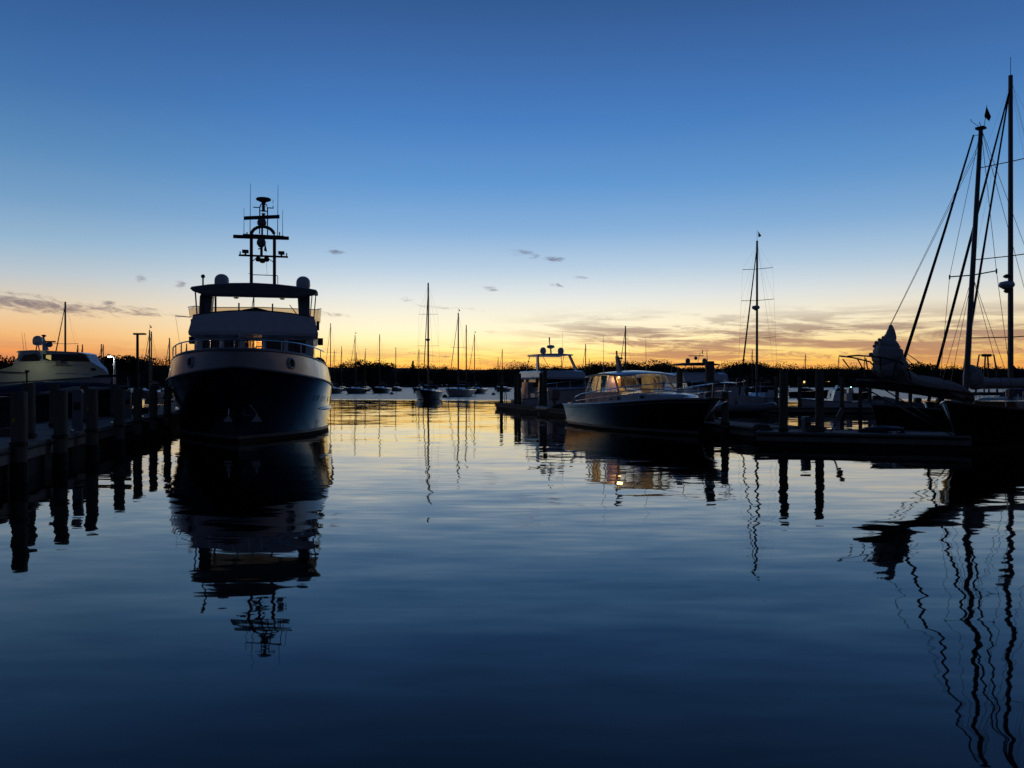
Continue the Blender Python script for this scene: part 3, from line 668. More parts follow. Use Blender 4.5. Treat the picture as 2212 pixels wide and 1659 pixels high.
# ------------------------------------------------------------------ dark picnic cruiser with lit cabin
def cruiser():
    loc = Vector((7.1, 31.5, 0)); rz = R(-162); A = Frame(loc, rz)
    T = thing('motor_cruiser', 'black-hulled cabin cruiser with curved white roof and warmly lit cabin', 'motor boat', loc, rz)
    st = [(0,1.12,.02,.03,1.46),(-.35,.75,.2,.62,1.455),(-1.0,.0,.52,1.05,1.44),(-2.1,-1.3,.95,1.52,1.36),(-3.6,-3.2,1.35,1.74,1.25),(-5.6,-5.5,1.6,1.8,1.13),(-8,-8,1.6,1.74,1.03),(-9.6,-9.85,1.5,1.6,1.0)]
    H = Hull(st, flare=1.6, rake=.9, n=30)
    H.band('hull', M_black, T, .2, H.zt, 7); H.band('boot_stripe', M_boot, T, .09, .2, 1, off=.004); H.band('bottom', M_anti, T, -.4, .09, 2)
    MB().tube(H.around(.0, 1, -.012, 40), .045, 6).build('rub_rail', M_white, T, smooth=True)
    MB().tube([p+Vector((0,0,-.13)) for p in H.around(0, 1, -.012, 40)], .008, 4).build('cove_stripe', M_white, T)
    H.deck('deck', M_white, T, lambda t: H.zt(t)+.02, .06, t0=0, t1=.80)
    # trunk cabin with portlights
    tr = [(-.35,.28,.02),(-.9,.62,.17),(-2.0,1.0,.30),(-3.2,1.28,.38),(-4.1,1.4,.42),(-5.6,1.46,.47),(-7.4,1.46,.5)]
    secs = []
    for y, w, h in tr:
        z0 = H.zt(H.t_at(y, 1.2))+.0
        secs.append([(w, y, z0), (w*.985, y, z0+h*.6), (w*.9, y, z0+h*.92), (w*.5, y, z0+h*1.06), (-w*.5, y, z0+h*1.06), (-w*.9, y, z0+h*.92), (-w*.985, y, z0+h*.6), (-w, y, z0)])
    MB().loft(secs[:5]).build('trunk_cabin', M_white, T, smooth=True)
    zt = 1.66
    def side_w(y): return 1.4+.06*min(1, max(0, (-4.1-y)/1.5))
    for s in (1, -1):       # cabin side below the windows
        MB().loft([[(s*side_w(y), y, H.zt(H.t_at(y,1.1))), (s*side_w(y), y, zt-.03*(-4.1-y)/3), (s*(side_w(y)-.06), y, zt-.03*(-4.1-y)/3), (s*(side_w(y)-.06), y, H.zt(H.t_at(y,1.1)))] for y in (-4.1,-5,-6,-7.45)]).build('cabin_side', M_white, T)
    def z7(x, y): return ((2060+x/3.072)/1.736, (1280+y/3.072)/1.736)
    for x, w in ((710,.24), (797,.2), (955,.2), (1070,.22), (480,.2), (530,.2)):
        lit = x < 600  # aft ports: cabin glow is put into a pale opaque glass colour
        for s in ((1, -1) if not lit else (1,)):
            best = min((abs(A.x(*z7(x, 664), xx).y-yy), yy, xx) for yy, xx in [(-7.4+.1*i, side_w(-7.4+.1*i) if -7.4+.1*i < -4.1 else 1.4-.34*((-7.4+.1*i)+4.1)/2.1*1.1) for i in range(56)])
            yy, xx = best[1], best[2]; zz = H.zt(H.t_at(yy, 1.1))+.17
            slope = 0 if yy < -4.1 else .17
            pr = MB().loft([[(s*(xx+.012-slope*dy), yy+dy, zz+dz) for dy, dz in ((-w/2,-.06),(w/2,-.06),(w/2,.07),(-w/2,.07))], [(s*(xx-.03-slope*dy), yy+dy, zz+dz) for dy, dz in ((-w/2,-.06),(w/2,-.06),(w/2,.07),(-w/2,.07))]]).build('portlight', M_win if not lit else mat('port_glass_tinted_lit', (.6,.55,.4), .2), T)
            ro = [(s*(xx+.02-slope*dy), yy+dy, zz+dz) for dy, dz in ((-w/2,-.06),(w/2,-.06),(w/2,.07),(-w/2,.07),(-w/2,-.06))]
            MB().tube(ro, .014, 4).build('portlight_rim', M_steel, pr)
    # windscreen: posts and three raked panes
    bot = [(1.36,-4.05,1.66),(.52,-3.62,1.76),(-.52,-3.62,1.76),(-1.36,-4.05,1.66)]; top = [(1.24,-4.75,2.4),(.48,-4.5,2.47),(-.48,-4.5,2.47),(-1.24,-4.75,2.4)]
    for i in range(3):
        p = MB().add([bot[i], bot[i+1], top[i+1], top[i]], [(0,1,2,3)]).build('windscreen_pane', G_clear, T)
        MB().tube([bot[i], bot[i+1]], .03, 5).build('sill', M_white, p)
    for i in range(4):
        MB().tube([bot[i], top[i]], .055 if i in (0,3) else .05, 6).build('windscreen_post', M_white, T)
    # cabin sides: posts, panes
    for s in (1, -1):
        posts = [(-5.35,-5.3),(-6.25,-6.2),(-6.95,-6.75),(-7.4,-7.1)]
        for a, b in posts: MB().tube([(s*side_w(a), a, zt-.02), (s*1.3, b, 2.4)], .035, 6).build('cabin_post', M_white, T)
        ys = [(-4.08,-4.75)]+posts
        for (a, b), (c, d) in zip(ys[:-1], ys[1:]):
            MB().add([(s*side_w(a), a-.03, zt), (s*side_w(c), c+.03, zt), (s*1.3, d+.03, 2.38), (s*1.27, b-.03, 2.38)], [(0,1,2,3)]).build('side_pane', G_clear, T)
    # roof: long crowned visor top
    rs = []
    for y, w, zc, th in ((-3.72,1.0,2.425,.02),(-3.85,1.28,2.45,.06),(-4.4,1.42,2.51,.08),(-5.2,1.45,2.555,.09),(-6.2,1.45,2.54,.09),(-7.2,1.44,2.47,.08),(-7.75,1.36,2.41,.05),(-7.9,1.2,2.385,.02)):
        arc = [(w*c, y, zc-.13*abs(c)**2.2+.05) for c in (1,.85,.6,.3,0,-.3,-.6,-.85,-1)]
        rs.append(arc+[(w*c*.98, y, zc-.13*abs(c)**2.2+.05-th) for c in (-1,-.6,0,.6,1)])
    MB().loft(rs).build('cabin_roof', M_white, T, smooth=True)
    # interior: sole, helm seats, wood door, lockers, lamps
    MB().box(-1.35, 1.35, -7.6, -4.1, .72, .78).build('cabin_sole', M_teak, T)
    door = MB().box(.55, 1.2, -5.62, -5.57, .78, 2.36).build('companion_door', M_teak, T)
    MB().box(.68, 1.05, -5.66, -5.62, 1.5, 2.15).build('door_window', M_win, door)
    MB().box(-1.3, .3, -5.7, -5.62, .78, 1.55).build('galley_bulkhead', M_teak, T)
    for sx_ in (.62, -.62):
        se = MB().box(sx_-.27, sx_+.27, -5.4, -4.9, 1.15, 1.27).build('helm_seat', M_canvas_t, T)
        MB().loft([[(sx_-.25, -5.42, 1.27), (sx_+.25, -5.42, 1.27), (sx_+.25, -5.3, 1.27), (sx_-.25, -5.3, 1.27)], [(sx_-.2, -5.5, 1.82), (sx_+.2, -5.5, 1.82), (sx_+.2, -5.42, 1.82), (sx_-.2, -5.42, 1.82)]]).build('seat_back', M_canvas_t, se)
        MB().tube([(sx_, -5.15, .78), (sx_, -5.15, 1.15)], .05, 6).build('pedestal', M_steel, se)
    MB().prism([(-4.75,1.3),(-4.1,1.45),(-3.9,1.62),(-4.3,1.66),(-4.72,1.55)], 'x', -1.2, 1.2).build('dashboard', M_cream, T)
    wc = Vector((.6, -4.78, 1.5)); MB().tube([wc+Vector((.18*math.cos(k*math.pi/8), -.05*math.sin(k*math.pi/8), .18*math.sin(k*math.pi/8))) for k in range(17)], .016, 5).build('steering_wheel', M_dark, T)
    MB().box(-1.3, -.6, -7.3, -5.9, .78, 1.22).box(-1.3, -1.15, -7.3, -5.9, 1.22, 1.6).build('settee', M_canvas_t, T)
    # drawn curtains in the aft enclosure
    cm = bpy.data.materials.new('cream_curtain_cloth'); cm.use_nodes = True; cm.node_tree.nodes.clear(); N = NT(cm.node_tree)
    mx = N.n('ShaderNodeMixShader', i_0=.55, i_1=N.n('ShaderNodeBsdfDiffuse', i_Color=(.62,.55,.40,1)).outputs[0], i_2=N.n('ShaderNodeBsdfTranslucent', i_Color=(.72,.62,.42,1)).outputs[0]); N.n('ShaderNodeOutputMaterial', i_Surface=mx.outputs[0])
    for s in (1, -1):
        pts = [(s*(1.22+.03*math.sin(i*1.9)), -6.3-.11*i if s == 1 else -5.75-.09*i) for i in range(10 if s == 1 else 15)]
        b = MB(); b.loft([[(x, y, 1.62), (x-.05*s, y, 2.36)] for x, y in pts], closed=False, caps=False); b.build('curtain', cm, T)
    lm = mat('cabin_lamp_glass', (.9,.8,.6), .5, emit=(1,.72,.36), es=3)
    MB().ball((.75, -5.35, 2.30), .045, 8).build('cabin_lamp', lm, T); lamp('cabin_light', (.75, -5.3, 2.2), 17.0, (1,.62,.26), T, .15)
    MB().ball((.35, -6.5, 2.33), .04, 8).build('cabin_lamp', lm, T); lamp('cabin_light', (.35, -6.5, 2.2), 20.0, (1,.68,.33), T, .15)
    # cockpit coaming, swim platform, stern rail
    MB().box(-1.5, 1.5, -9.75, -7.5, .55, .6).build('cockpit_sole', M_teak, T)
    for s in (1, -1): MB().box(min(s*1.42, s*1.58), max(s*1.42, s*1.58), -9.6, -7.4, .98, 1.08).build('cockpit_coaming', M_white, T)
    MB().box(-1.45, 1.45, -9.8, -9.6, .5, 1.06).build('transom_coaming', M_white, T)
    MB().box(-1.3, 1.3, -10.4, -9.75, .16, .22).build('swim_platform', M_teak, T)
    # side rail from the pulpit aft
    def top_rail(s):
        P = [(0,2.33,2.02)]+[(s*x, y, z) for x, y, z in ((.28,2.2,2.03),(.55,1.55,2.05),(.85,.7,2.06),(1.2,-.7,2.02),(1.5,-2.4,1.93),(1.66,-4.2,1.80),(1.7,-6.0,1.66),(1.7,-7.4,1.54),(1.68,-8.1,1.4),(1.66,-8.6,1.08))]
        return P
    for s in (1, -1):
        rl = MB().tube(top_rail(s), .022, 6).build('guard_rail', M_steel, T, smooth=True)
        lo = [(0,2.1,1.72)]+[(s*x, y, z) for x, y, z in ((.25,1.98,1.72),(.5,1.4,1.73),(.8,.6,1.74),(1.14,-.75,1.70),(1.45,-2.4,1.62),(1.62,-4.2,1.5),(1.68,-6.0,1.36),(1.68,-8.1,1.22))]
        MB().tube(lo, .016, 5).build('lower_rail', M_steel, T, smooth=True)
        for (a, bb) in (((.5,1.2),(.5,1.5)),((.86,.45),(.88,.6)),((1.18,-.85),(1.21,-.8)),((1.48,-2.4),(1.5,-2.4)),((1.66,-4.2),(1.66,-4.2)),((1.7,-6.0),(1.7,-6.0)),((1.68,-7.4),(1.7,-7.4))):
            zr = min(top_rail(s)[1:], key=lambda p: abs(p[1]-bb[1]))[2]
            MB().tube([(s*a[0], a[1], H.zt(H.t_at(min(a[1], 1.0), 1.2))), (s*bb[0], bb[1], zr)], .016, 5).build('stanchion', M_steel, T)
    MB().loft([[(.2, .9, 1.45), (-.2, .9, 1.45), (-.2, .9, 1.5), (.2, .9, 1.5)], [(.12, 2.0, 1.47), (-.12, 2.0, 1.47), (-.12, 2.0, 1.51), (.12, 2.0, 1.51)]]).build('bow_pulpit', M_teak, T)
    an = MB().tube([(0, 1.2, 1.47), (0, 2.12, 1.38)], .03, 6).build('anchor', M_steel, T)
    MB().loft([[(.0,2.16,1.36),(.03,2.16,1.36),(0,2.1,1.44)], [(.18,1.75,1.2),(.2,1.75,1.2),(.16,1.7,1.25)]]).loft([[(.0,2.16,1.36),(-.03,2.16,1.36),(0,2.1,1.44)], [(-.18,1.75,1.2),(-.2,1.75,1.2),(-.16,1.7,1.25)]]).build('fluke', M_steel, an)
    MB().lathe((0, .35, 1.47), [(.1,0),(.1,.12),(.14,.14),(.08,.2)], 10).build('windlass', M_steel, T)
    MB().box(-.32, .32, -1.6, -1.0, 1.7, 1.75).build('deck_hatch', mat('frosted_hatch', (.5,.55,.58), .15), T)
    # signal mast and antennas on the roof
    MB().loft([[(-.09,-6.6,2.58),(.09,-6.6,2.58),(.09,-6.95,2.58),(-.09,-6.95,2.58)], [(-.05,-7.0,3.3),(.05,-7.0,3.3),(.05,-7.2,3.3),(-.05,-7.2,3.3)]]).build('signal_mast', M_grey, T)
    MB().tube([(0,-7.12,3.28),(0,-7.16,3.55)], .045, 8).build('masthead_light', M_cream, T)
    MB().box(-.22, .02, -7.2, -6.95, 3.16, 3.24).build('mast_bracket', M_grey, T)
    for x, y, h in ((1.0,-6.4,1.75), (-1.25,-6.6,1.7)):
        MB().tube([(x, y, 2.5), (x+.01, y, 2.5+.35)], .022, 5).tube([(x+.01, y, 2.85), (x+.02, y, 2.5+h)], [.012,.006], 5).build('whip_antenna', M_cream, T)
    MB().lathe((.75, -5.4, 2.57), [(.02,0),(.03,.2),(.03,.24)], 6).build('gps_mushroom', M_white, T)
    MB().box(1.55, 1.62, -9.2, -8.9, 1.05, 1.12).build('stern_cleat', M_steel, T)
    return T
cruiser()
# ------------------------------------------------------------------ floating docks, planked one board at a time
def dock(name, label, p0, p1, width, ztop=0.45, board=0.2, fas=0.2, cleats=()):
    """p0,p1: ends of the centre line; local y runs from p0 to p1"""
    p0, p1 = Vector((*p0, 0)), Vector((*p1, 0)); d = p1-p0; L = d.length; rz = math.atan2(-d.x, d.y)
    T = thing(name, label, 'dock', p0, rz)
    w = width/2
    base = MB().box(-w+.03, w-.03, 0.006, board-.006, ztop-.045, ztop).build('plank', M_plank, T)
    nb = int(L/board); base.location = (0, 0, 0)
    for i in range(1, nb):
        c = base.copy(); C.objects.link(c); c.parent = T; c.location = (random.uniform(-.008,.008), i*board, random.uniform(-.004,.004))
    for s in (1, -1):
        MB().box(min(s*(w-.03), s*w), max(s*(w-.03), s*w), 0, nb*board, ztop-fas, ztop+.03).build('fascia_board', M_fascia, T)
        MB().tube([(s*(w+.03), 0, ztop-.06), (s*(w+.03), nb*board, ztop-.06)], .035, 5).build('rub_strip', M_rubber, T)
    MB().box(-w, w, -.05, 0, ztop-fas, ztop+.03).build('end_board', M_fascia, T); MB().box(-w, w, nb*board, nb*board+.05, ztop-fas, ztop+.03).build('end_board', M_fascia, T)
    fl = MB().box(-w+.1, w-.1, .04, 1.88, -.2, ztop-.06).build('float', M_float, T)
    k = 1
    while k*1.9+1.6 < L:
        c = fl.copy(); C.objects.link(c); c.parent = T; c.location = (0, k*1.9, 0); k += 1
    for s, y in cleats:
        MB().box(min(s*(w-.22), s*(w-.12)), max(s*(w-.22), s*(w-.12)), y-.06, y+.06, ztop, ztop+.07).tube([(s*(w-.17), y-.16, ztop+.09), (s*(w-.17), y+.16, ztop+.09)], .022, 6).build('cleat', M_steel, T)
    return T
dock('floating_dock', 'long plank dock on the left, alongside the trawler yacht, lined with thick pilings', (-10.35,12.0), (-24.0,66.0), 2.7, ztop=.70, board=.2, fas=.3, cleats=((1,9.5),(1,14),(1,19)))
dock('floating_dock', 'plank finger dock behind the black-hulled cruiser, reaching left into open water', (9.5,28.9), (-.35,67.6), 2.2, ztop=.45, board=.2, fas=.28, cleats=((1,6),(1,14)))
dock('floating_dock', 'plank dock in the right foreground carrying two tall pilings', (8.35,27.5), (13.95,25.3), 2.5, ztop=.44, board=.2, fas=.26, cleats=((-1,2),(1,4)))
dock('floating_dock', 'farther plank dock on the right crowded with dinghies', (10.5,57.6), (46.0,55.4), 2.4, ztop=.38, board=.2, fas=.28)
dock('floating_dock', 'dim walkway dock between the left pilings and the white motor yacht', (-45.0,38.0), (-16.5,44.0), 2.2, ztop=.6, board=.2, fas=.28)

def piling(label, base, ztop, r, lean=(0,0), group=None, tagz=None, collar=None):
    T = thing('piling', label, 'piling', base, 0, group)
    n = 12; vs = []
    prof = [(-.6,1.06),(.0,1.05),(.5,1.02),(ztop*.6,1.0),(ztop-.03,.97),(ztop,.90)]
    b = MB(); secs = []
    for z, s in prof:
        secs.append([(lean[0]*z+r*s*(1+.05*math.sin(3*k+z*2+base[0]))*math.cos(2*math.pi*k/n), lean[1]*z+r*s*(1+.05*math.sin(3*k+z*2+base[0]))*math.sin(2*math.pi*k/n), z) for k in range(n)])
    b.loft(secs).build('post', M_pile, T, smooth=True)
    MB().lathe((lean[0]*.2, lean[1]*.2, -.3), [(r*1.1,0),(r*1.12,.45),(r*1.08,.68),(r*1.0,.72)], 12).build('weed_band', M_float, T)
    if collar:
        MB().lathe((lean[0]*collar, lean[1]*collar, collar), [(r*1.02,0),(r*1.25,0),(r*1.25,.09),(r*1.02,.09)], 12).build('dock_collar', M_dark, T)
    if tagz:
        a0 = math.atan2(-base[1], -base[0])
        b = MB()
        b.loft([[(lean[0]*tagz+r*1.03*math.cos(a0+a), lean[1]*tagz+r*1.03*math.sin(a0+a), tagz+h) for h in (0, .1)] for a in (-.9,-.7,-.5)], closed=False, caps=False)
        b.build('number_plate', M_yellow, T)
    return T
gL = 'pilings along the left dock'
names = ['first and nearest piling of the left dock, greenish with a yellow plate', 'second piling from the near end of the left dock', 'third piling from the near end of the left dock, with a yellow plate', 'fourth piling from the near end of the left dock',
         'fifth piling from the near end of the left dock', 'sixth piling from the near end of the left dock', 'seventh piling of the left dock, beside the trawler bow']
for i, (u, vt, vr) in enumerate(((41,846,1232), (130,843,1180), (200,841,1141), (257,840,1110), (297,838.5,1082), (332,838.5,1060), (361,836,1040))):
    vw = (vt+vr)/2+3; b = on_water(u, vw); zt = CH+(CV-vt)/F*b.y
    piling(names[i], b, zt, .148 if i < 4 else .14, (.012*math.sin(i*2.3), .008*math.cos(i*1.7)), gL, tagz=(1.22 if i == 0 else 1.3 if i == 2 else None), collar=.74)
gB = 'pilings on the landward side of the left dock'
for i, (u, d, zt, lab) in enumerate(((62, 19.4, 2.02, 'dark piling standing just behind the nearest left dock piling'), (118, 24.5, 2.0, 'dark piling standing behind the second left dock piling'),
                                     (183, 27.5, 1.98, 'dark piling behind the third left dock piling'), (247, 32, 1.95, 'dark piling behind the fourth left dock piling'))):
    piling(lab, (at_d(u, 830, d).x, d, 0), zt, .14, (0,0), gB, collar=.74)
gR = 'pilings of the right foreground dock'
piling('tall piling nearest the camera on the right foreground dock', (at_d(1692, 830, 26.2).x, 26.2, 0), 2.47, .135, (.006,0), gR, collar=.5)
piling('tall piling to the right of its twin on the right foreground dock', (at_d(1771, 830, 27.0).x, 27.0, 0), 2.48, .135, (-.004,.004), gR, collar=.5)
piling('thick piling rising behind the pulpit of the black-hulled cruiser', (at_d(1533, 830, 34.2).x, 34.2, 0), 2.95, .19, (0,0), gR, collar=.5)
piling('short piling at the corner of the dock below the cruiser bow', (at_d(1566, 830, 30.3).x, 30.3, 0), 1.75, .14, (0,0), gR, collar=.5)
piling('piling seen behind the windscreen end of the black-hulled cruiser', (at_d(1468, 830, 38.5).x, 38.5, 0), 2.6, .15, (0,0), gR, collar=.5)
gF = 'pilings of the finger dock in open water'
for u, d, zt, lab in ((1083, 66.5, 2.7, 'leftmost piling at the outer end of the finger dock'), (1114, 63.5, 2.8, 'left of two close pilings near the end of the finger dock'),
                      (1122, 62.0, 2.8, 'right of two close pilings near the end of the finger dock'), (1169, 56.2, 2.75, 'left of the paired pilings in front of the flybridge cruiser'), (1177, 55.0, 2.9, 'right of the paired pilings in front of the flybridge cruiser')):
    piling(lab, (at_d(u, 830, d).x, d, 0), zt, .135, (.006*math.sin(u),0), gF, collar=.5)
gD = 'pilings of the dinghy dock'
for i, (u, d, zt) in enumerate(((1613, 58.6, 2.6), (1676, 58.3, 2.55), (1728, 56.0, 2.5), (1819, 55.6, 2.45), (1858, 55.4, 2.4), (1879, 57.6, 2.3), (1938, 57.3, 2.2), (1966, 54.8, 1.8))):
    piling('%s piling from the left along the dinghy dock' % ('first','second','third','fourth','fifth','sixth','seventh','eighth')[i], (at_d(u, 830, d).x, d, 0), zt, .125, (.012*math.sin(i*2.1),.0), gD, collar=.5)

# small things standing on the docks
def pedestal(label, p, z0, h=1.05):
    T = thing('power_pedestal', label, 'power pedestal', (p[0], p[1], z0), R(15))
    MB().box(-.12, .12, -.1, .1, 0, h).build('cabinet', M_grey, T); MB().prism([(-.14,h),(.14,h),(.1,h+.1),(-.1,h+.1)], 'y', -.12, .12).build('cap', M_grey, T)
    MB().box(-.08, .08, -.12, -.1, h*.55, h*.75).build('socket_panel', M_dark, T); return T
pedestal('white power pedestal between the left dock pilings', at_d(168, 900, 23.0), .70); pedestal('white power pedestal farther along the left dock by the trawler bow', at_d(276, 870, 31.5), .70, .95)
pedestal('small dark-capped power post on the right foreground dock', (at_d(1741, 900, 27.2).x, 27.2), .44, .38)
T = thing('dock_ladder', 'pale curved handrails of a ladder at the left edge of the left dock', 'ladder', (-11.65, 16.6, .70), R(-14))
for x in (-.22, .22): MB().tube([(x, -.5, -.5), (x, -.5, .25), (x, -.44, .42), (x, -.28, .52), (x, 0, .55), (x, .3, .5), (x, .42, .3), (x, .42, 0)], .028, 6).build('handrail', M_steel, T, smooth=True)
for k in range(3): MB().box(-.22, .22, -.54, -.46, -.4+k*.25, -.36+k*.25).build('rung', M_steel, T)
T = thing('dock_ladder', 'thin hoop handrails of a ladder on the outer end of the finger dock', 'ladder', (at_d(1104, 870, 65.4).x, 65.4, .45), R(0))
for x in (-.5, .5): MB().tube([(x, 0, 0), (x, 0, .8), (x, .1, .92), (x+.12, .25, .8), (x+.12, .25, 0)], .03, 5).build('handrail', M_steel, T)
def coil(label, p, z, r=.28):
    T = MB()
    for k in range(4): T.tube([(r*(1-.12*k)*math.cos(a*math.pi/8), r*(1-.12*k)*math.sin(a*math.pi/8), .03+.045*k) for a in range(17)], .028, 5)
    o = T.build('rope_coil', M_rope, None, smooth=True); o.location = (p[0], p[1], z); tag(o, label, 'rope')
coil('coiled dock line at the foot of the twin piling on the right foreground dock', (at_d(1757, 930, 26.9).x, 26.75), .44)
coil('coiled rope lying left of the tall pilings on the right foreground dock', (at_d(1640, 930, 28.0).x, 27.7), .44, .34)
coil('coiled line on the near planks of the left dock', (-12.6, 20.5), .70, .3)
o = MB().tube([(0,0,0),(.0,.02,.5)], .03, 5).loft([[(-.09,.0,.5),(.09,.0,.5),(.09,.03,.5),(-.09,.03,.5)],[(-.07,.03,.85),(.07,.03,.85),(.07,.06,.85),(-.07,.06,.85)]]).build('paddle', M_teak, None); o.location = (at_d(1796, 930, 27.0).x, 27.0, .44); o.rotation_euler = (0, R(28), 0); tag(o, 'wooden paddle leaning out over the right foreground dock edge', 'paddle')
# upturned dinghy hull lying on the right foreground dock
T = thing('dinghy', 'small upturned dinghy lying on the right end of the foreground dock', 'dinghy', (at_d(1928, 940, 25.6).x, 25.9, .44), R(75))
secs = []
T.scale = (.6,.6,.55); T.location.y = 26.4
for y, w, h in ((-1.1,.42,.28),(-.9,.5,.34),(-.2,.56,.38),(.5,.46,.34),(1.0,.2,.22),(1.15,.04,.08)):
    secs.append([(w*math.cos(a), y, h*math.sin(a)**.8) for a in [math.pi*k/8 for k in range(9)]])
MB().loft(secs).build('hull', M_dark, T, smooth=True); MB().tube([(0,-1.12,.3),(0,.0,.4),(0,1.1,.14)], .025, 5).build('keel', M_teak, T)
# mooring lines of the trawler
def rope(label, a, b, sag, r=.018):
    a, b = Vector(a), Vector(b); pts = [a.lerp(b, k/10)+Vector((0,0,-sag*4*(k/10)*(1-k/10))) for k in range(11)]
    MB().tube(pts, r, 5).build('mooring_line', M_rope, None, smooth=True, label=label, cat='mooring line')
TM = Matrix.Translation(TRAWLER.location) @ Matrix.Rotation(TRAWLER.rotation_euler[2], 4, 'Z')
hw = TM @ HAWSE
rope('dark mooring line from the trawler hawse hole down to the left dock', hw, on_water(361, 941)+Vector((-.2,0,1.2)), .12, .022)
rope('slack mooring line from the trawler side to the sixth left piling', TM @ Vector((2.9,-4,2.2)), on_water(332, 950)+Vector((0,0,1.0)), .25, .02)
# ------------------------------------------------------------------ old sloop with long bowsprit at the right edge
def lump_tube(b, pts, rs, n=14, amp=.16, seed=1, flat=1.0):
    """soft bundle of cloth: tube with folds"""
    rnd = random.Random(seed); P = []; Rr = []
    for i in range(len(pts)-1):
        for k in range(5):
            f = k/5; P.append(pts[i].lerp(pts[i+1], f)); Rr.append(rs[i]+(rs[i+1]-rs[i])*f)
    P.append(pts[-1]); Rr.append(rs[-1]); rings = []
    for i, p in enumerate(P):
        d = (P[min(i+1, len(P)-1)]-P[max(i-1, 0)]).normalized(); a = d.cross(Vector((1,0,0))).normalized(); c = Vector((1,0,0))
        w1, w2 = seed+.10*i, seed*2-.07*i; tie = 1-.16*math.exp(-((i%9)-4)**2/.8)*(1 if amp > .1 else .4)
        rings.append([p+(a*math.cos(t)+c*math.sin(t)*flat)*Rr[i]*tie*(1+amp*.42*math.sin(3*t+w1)+amp*.30*math.sin(5*t+w2)+amp*.18*math.sin(9*t+w1*2)+rnd.uniform(-.06,.06)*amp) for t in [2*math.pi*k/n for k in range(n)]])
    return b.loft(rings)
def old_sloop():
    loc = Vector((13.54, 24.75, 0)); rz = R(125.4); A = Frame(loc, rz)
    T = thing('wooden_sloop', 'old dark-hulled sloop at the right edge with bagged jib on a long bowsprit', 'sailboat', loc, rz)
    def q(x, y): return A.x((3140+x/3.16)/1.736, (1140+y/3.16)/1.736, 0.0001)
    def w(u, v): return A.x(u, v, 0.0001)
    st = [(0,.85,.02,.03,1.45),(-.3,.45,.14,.35,1.38),(-1,-.5,.45,.85,1.28),(-2.2,-2.0,.95,1.3,1.15),(-4,-4,1.4,1.6,1.02),(-6.5,-6.5,1.5,1.65,.98),(-8.8,-9.3,1.0,1.3,1.12)]
    H = Hull(st, flare=1.3, n=26)
    H.band('hull', M_black, T, .12, H.zt, 6); H.band('bottom', M_anti, T, -.5, .12, 2); H.deck('deck', M_teak, T, lambda t: H.zt(t)-.03, .04)
    MB().tube(H.around(.03, 1, .02, 30), .045, 6).build('toe_rail', M_teak, T, smooth=True)
    # bowsprit with platform, bobstay and pulpit
    tip = q(205, 935); heel = q(1580, 1125)
    MB().tube([heel, (heel+tip)/2+Vector((0,0,.03)), tip], [.13,.12,.09], 8).build('bowsprit', M_dark, T, smooth=True)
    MB().loft([[heel+Vector((s*.3, 0, .12)) for s in (-1,1)]+[heel+Vector((s*.3, 0, .16)) for s in (1,-1)], [tip+Vector((s*.22, -.3, .1)) for s in (-1,1)]+[tip+Vector((s*.22, -.3, .14)) for s in (1,-1)]]).build('bowsprit_platform', M_dark, T)
    wires(T, [(tip, Vector((0, .1, .35))), (tip+Vector((0,-.9,0)), Vector((0, .1, .45)))], .02, 'bobstay')
    for s in (-1, 1):
        rl = [q(90, 622)+Vector((s*.06,0,0)), q(130, 612)+Vector((s*.25,0,0)), q(330, 640)+Vector((s*.36,0,.02)), q(560, 690)+Vector((s*.42,0,.02)), q(640, 760)+Vector((s*.45,0,0)), q(700, 900)+Vector((s*.42,0,0))]
        MB().tube(rl, .022, 6).build('pulpit_rail', M_dark, T, smooth=True)
        for a, b_ in (((200,650),(260,760)), ((370,640),(410,760)), ((560,690),(560,860))):
            MB().tube([q(*a)+Vector((s*.33,0,0)), q(*b_)+Vector((s*.24,0,-.05))], .018, 5).build('pulpit_leg', M_dark, T)
    # bagged headsail on the sprit and along its club boom
    k = 1.1/3.16/1.736/F*22.5
    sp = [(634,245,12),(636,300,34),(628,370,52),(610,430,78),(596,490,120),(592,550,146),(598,630,152),(630,720,168),(700,805,120),(800,870,82),(950,915,62),(1130,940,62),(1300,985,72),(1450,1040,74),(1570,1095,48)]
    lump_tube(MB(), [q(x, y) for x, y, r in sp], [r*k for x, y, r in sp], 22, .26, 3).build('bagged_jib', M_sail, T, smooth=True)
    for i in range(5):   # hanked folds along the luff
        x, y = ((500,425),(465,462),(440,500),(400,600),(545,400))[i]; p = q(x, y); MB().ball(p, .07+.015*(i%2), 8, (.6,1,.7)).build('sail_fold', M_sail, T, smooth=True)
    # mast, raked, with its gear
    mb, mt = w(2088.5, 800), w(2119, 276); deckp = mb+(mb-mt)*((mb.z-1.25)/(mt.z-mb.z)) if mt.z > mb.z else mb
    mast = MB().tube([deckp, mb, mt], [.085,.085,.062], 10).build('mast', M_alu, T, smooth=True)
    hd = MB().box(-.12, .12, mt.y-.1, mt.y+.12, mt.z-.05, mt.z+.02).build('masthead', M_dark, T)
    MB().tube([mt+Vector((0,.05,0)), w(2098, 262), w(2097, 257)], .01, 4).build('wind_vane', M_dark, hd); MB().tube([mt, w(2116, 264)], .012, 4).build('masthead_light', M_dark, hd)
    MB().tube([w(2126, 275), w(2132, 227)], .01, 4).build('flag_staff', M_dark, T)
    f = [w(2131, 229), w(2126, 252), w(2137, 262), w(2141, 252)]; MB().add(f, [(0,1,2,3)]).build('burgee', M_flag, T)
    def sp_at(v): t = (800-v)/(800-276); return mb.lerp(mt, t)
    s0 = sp_at(597)
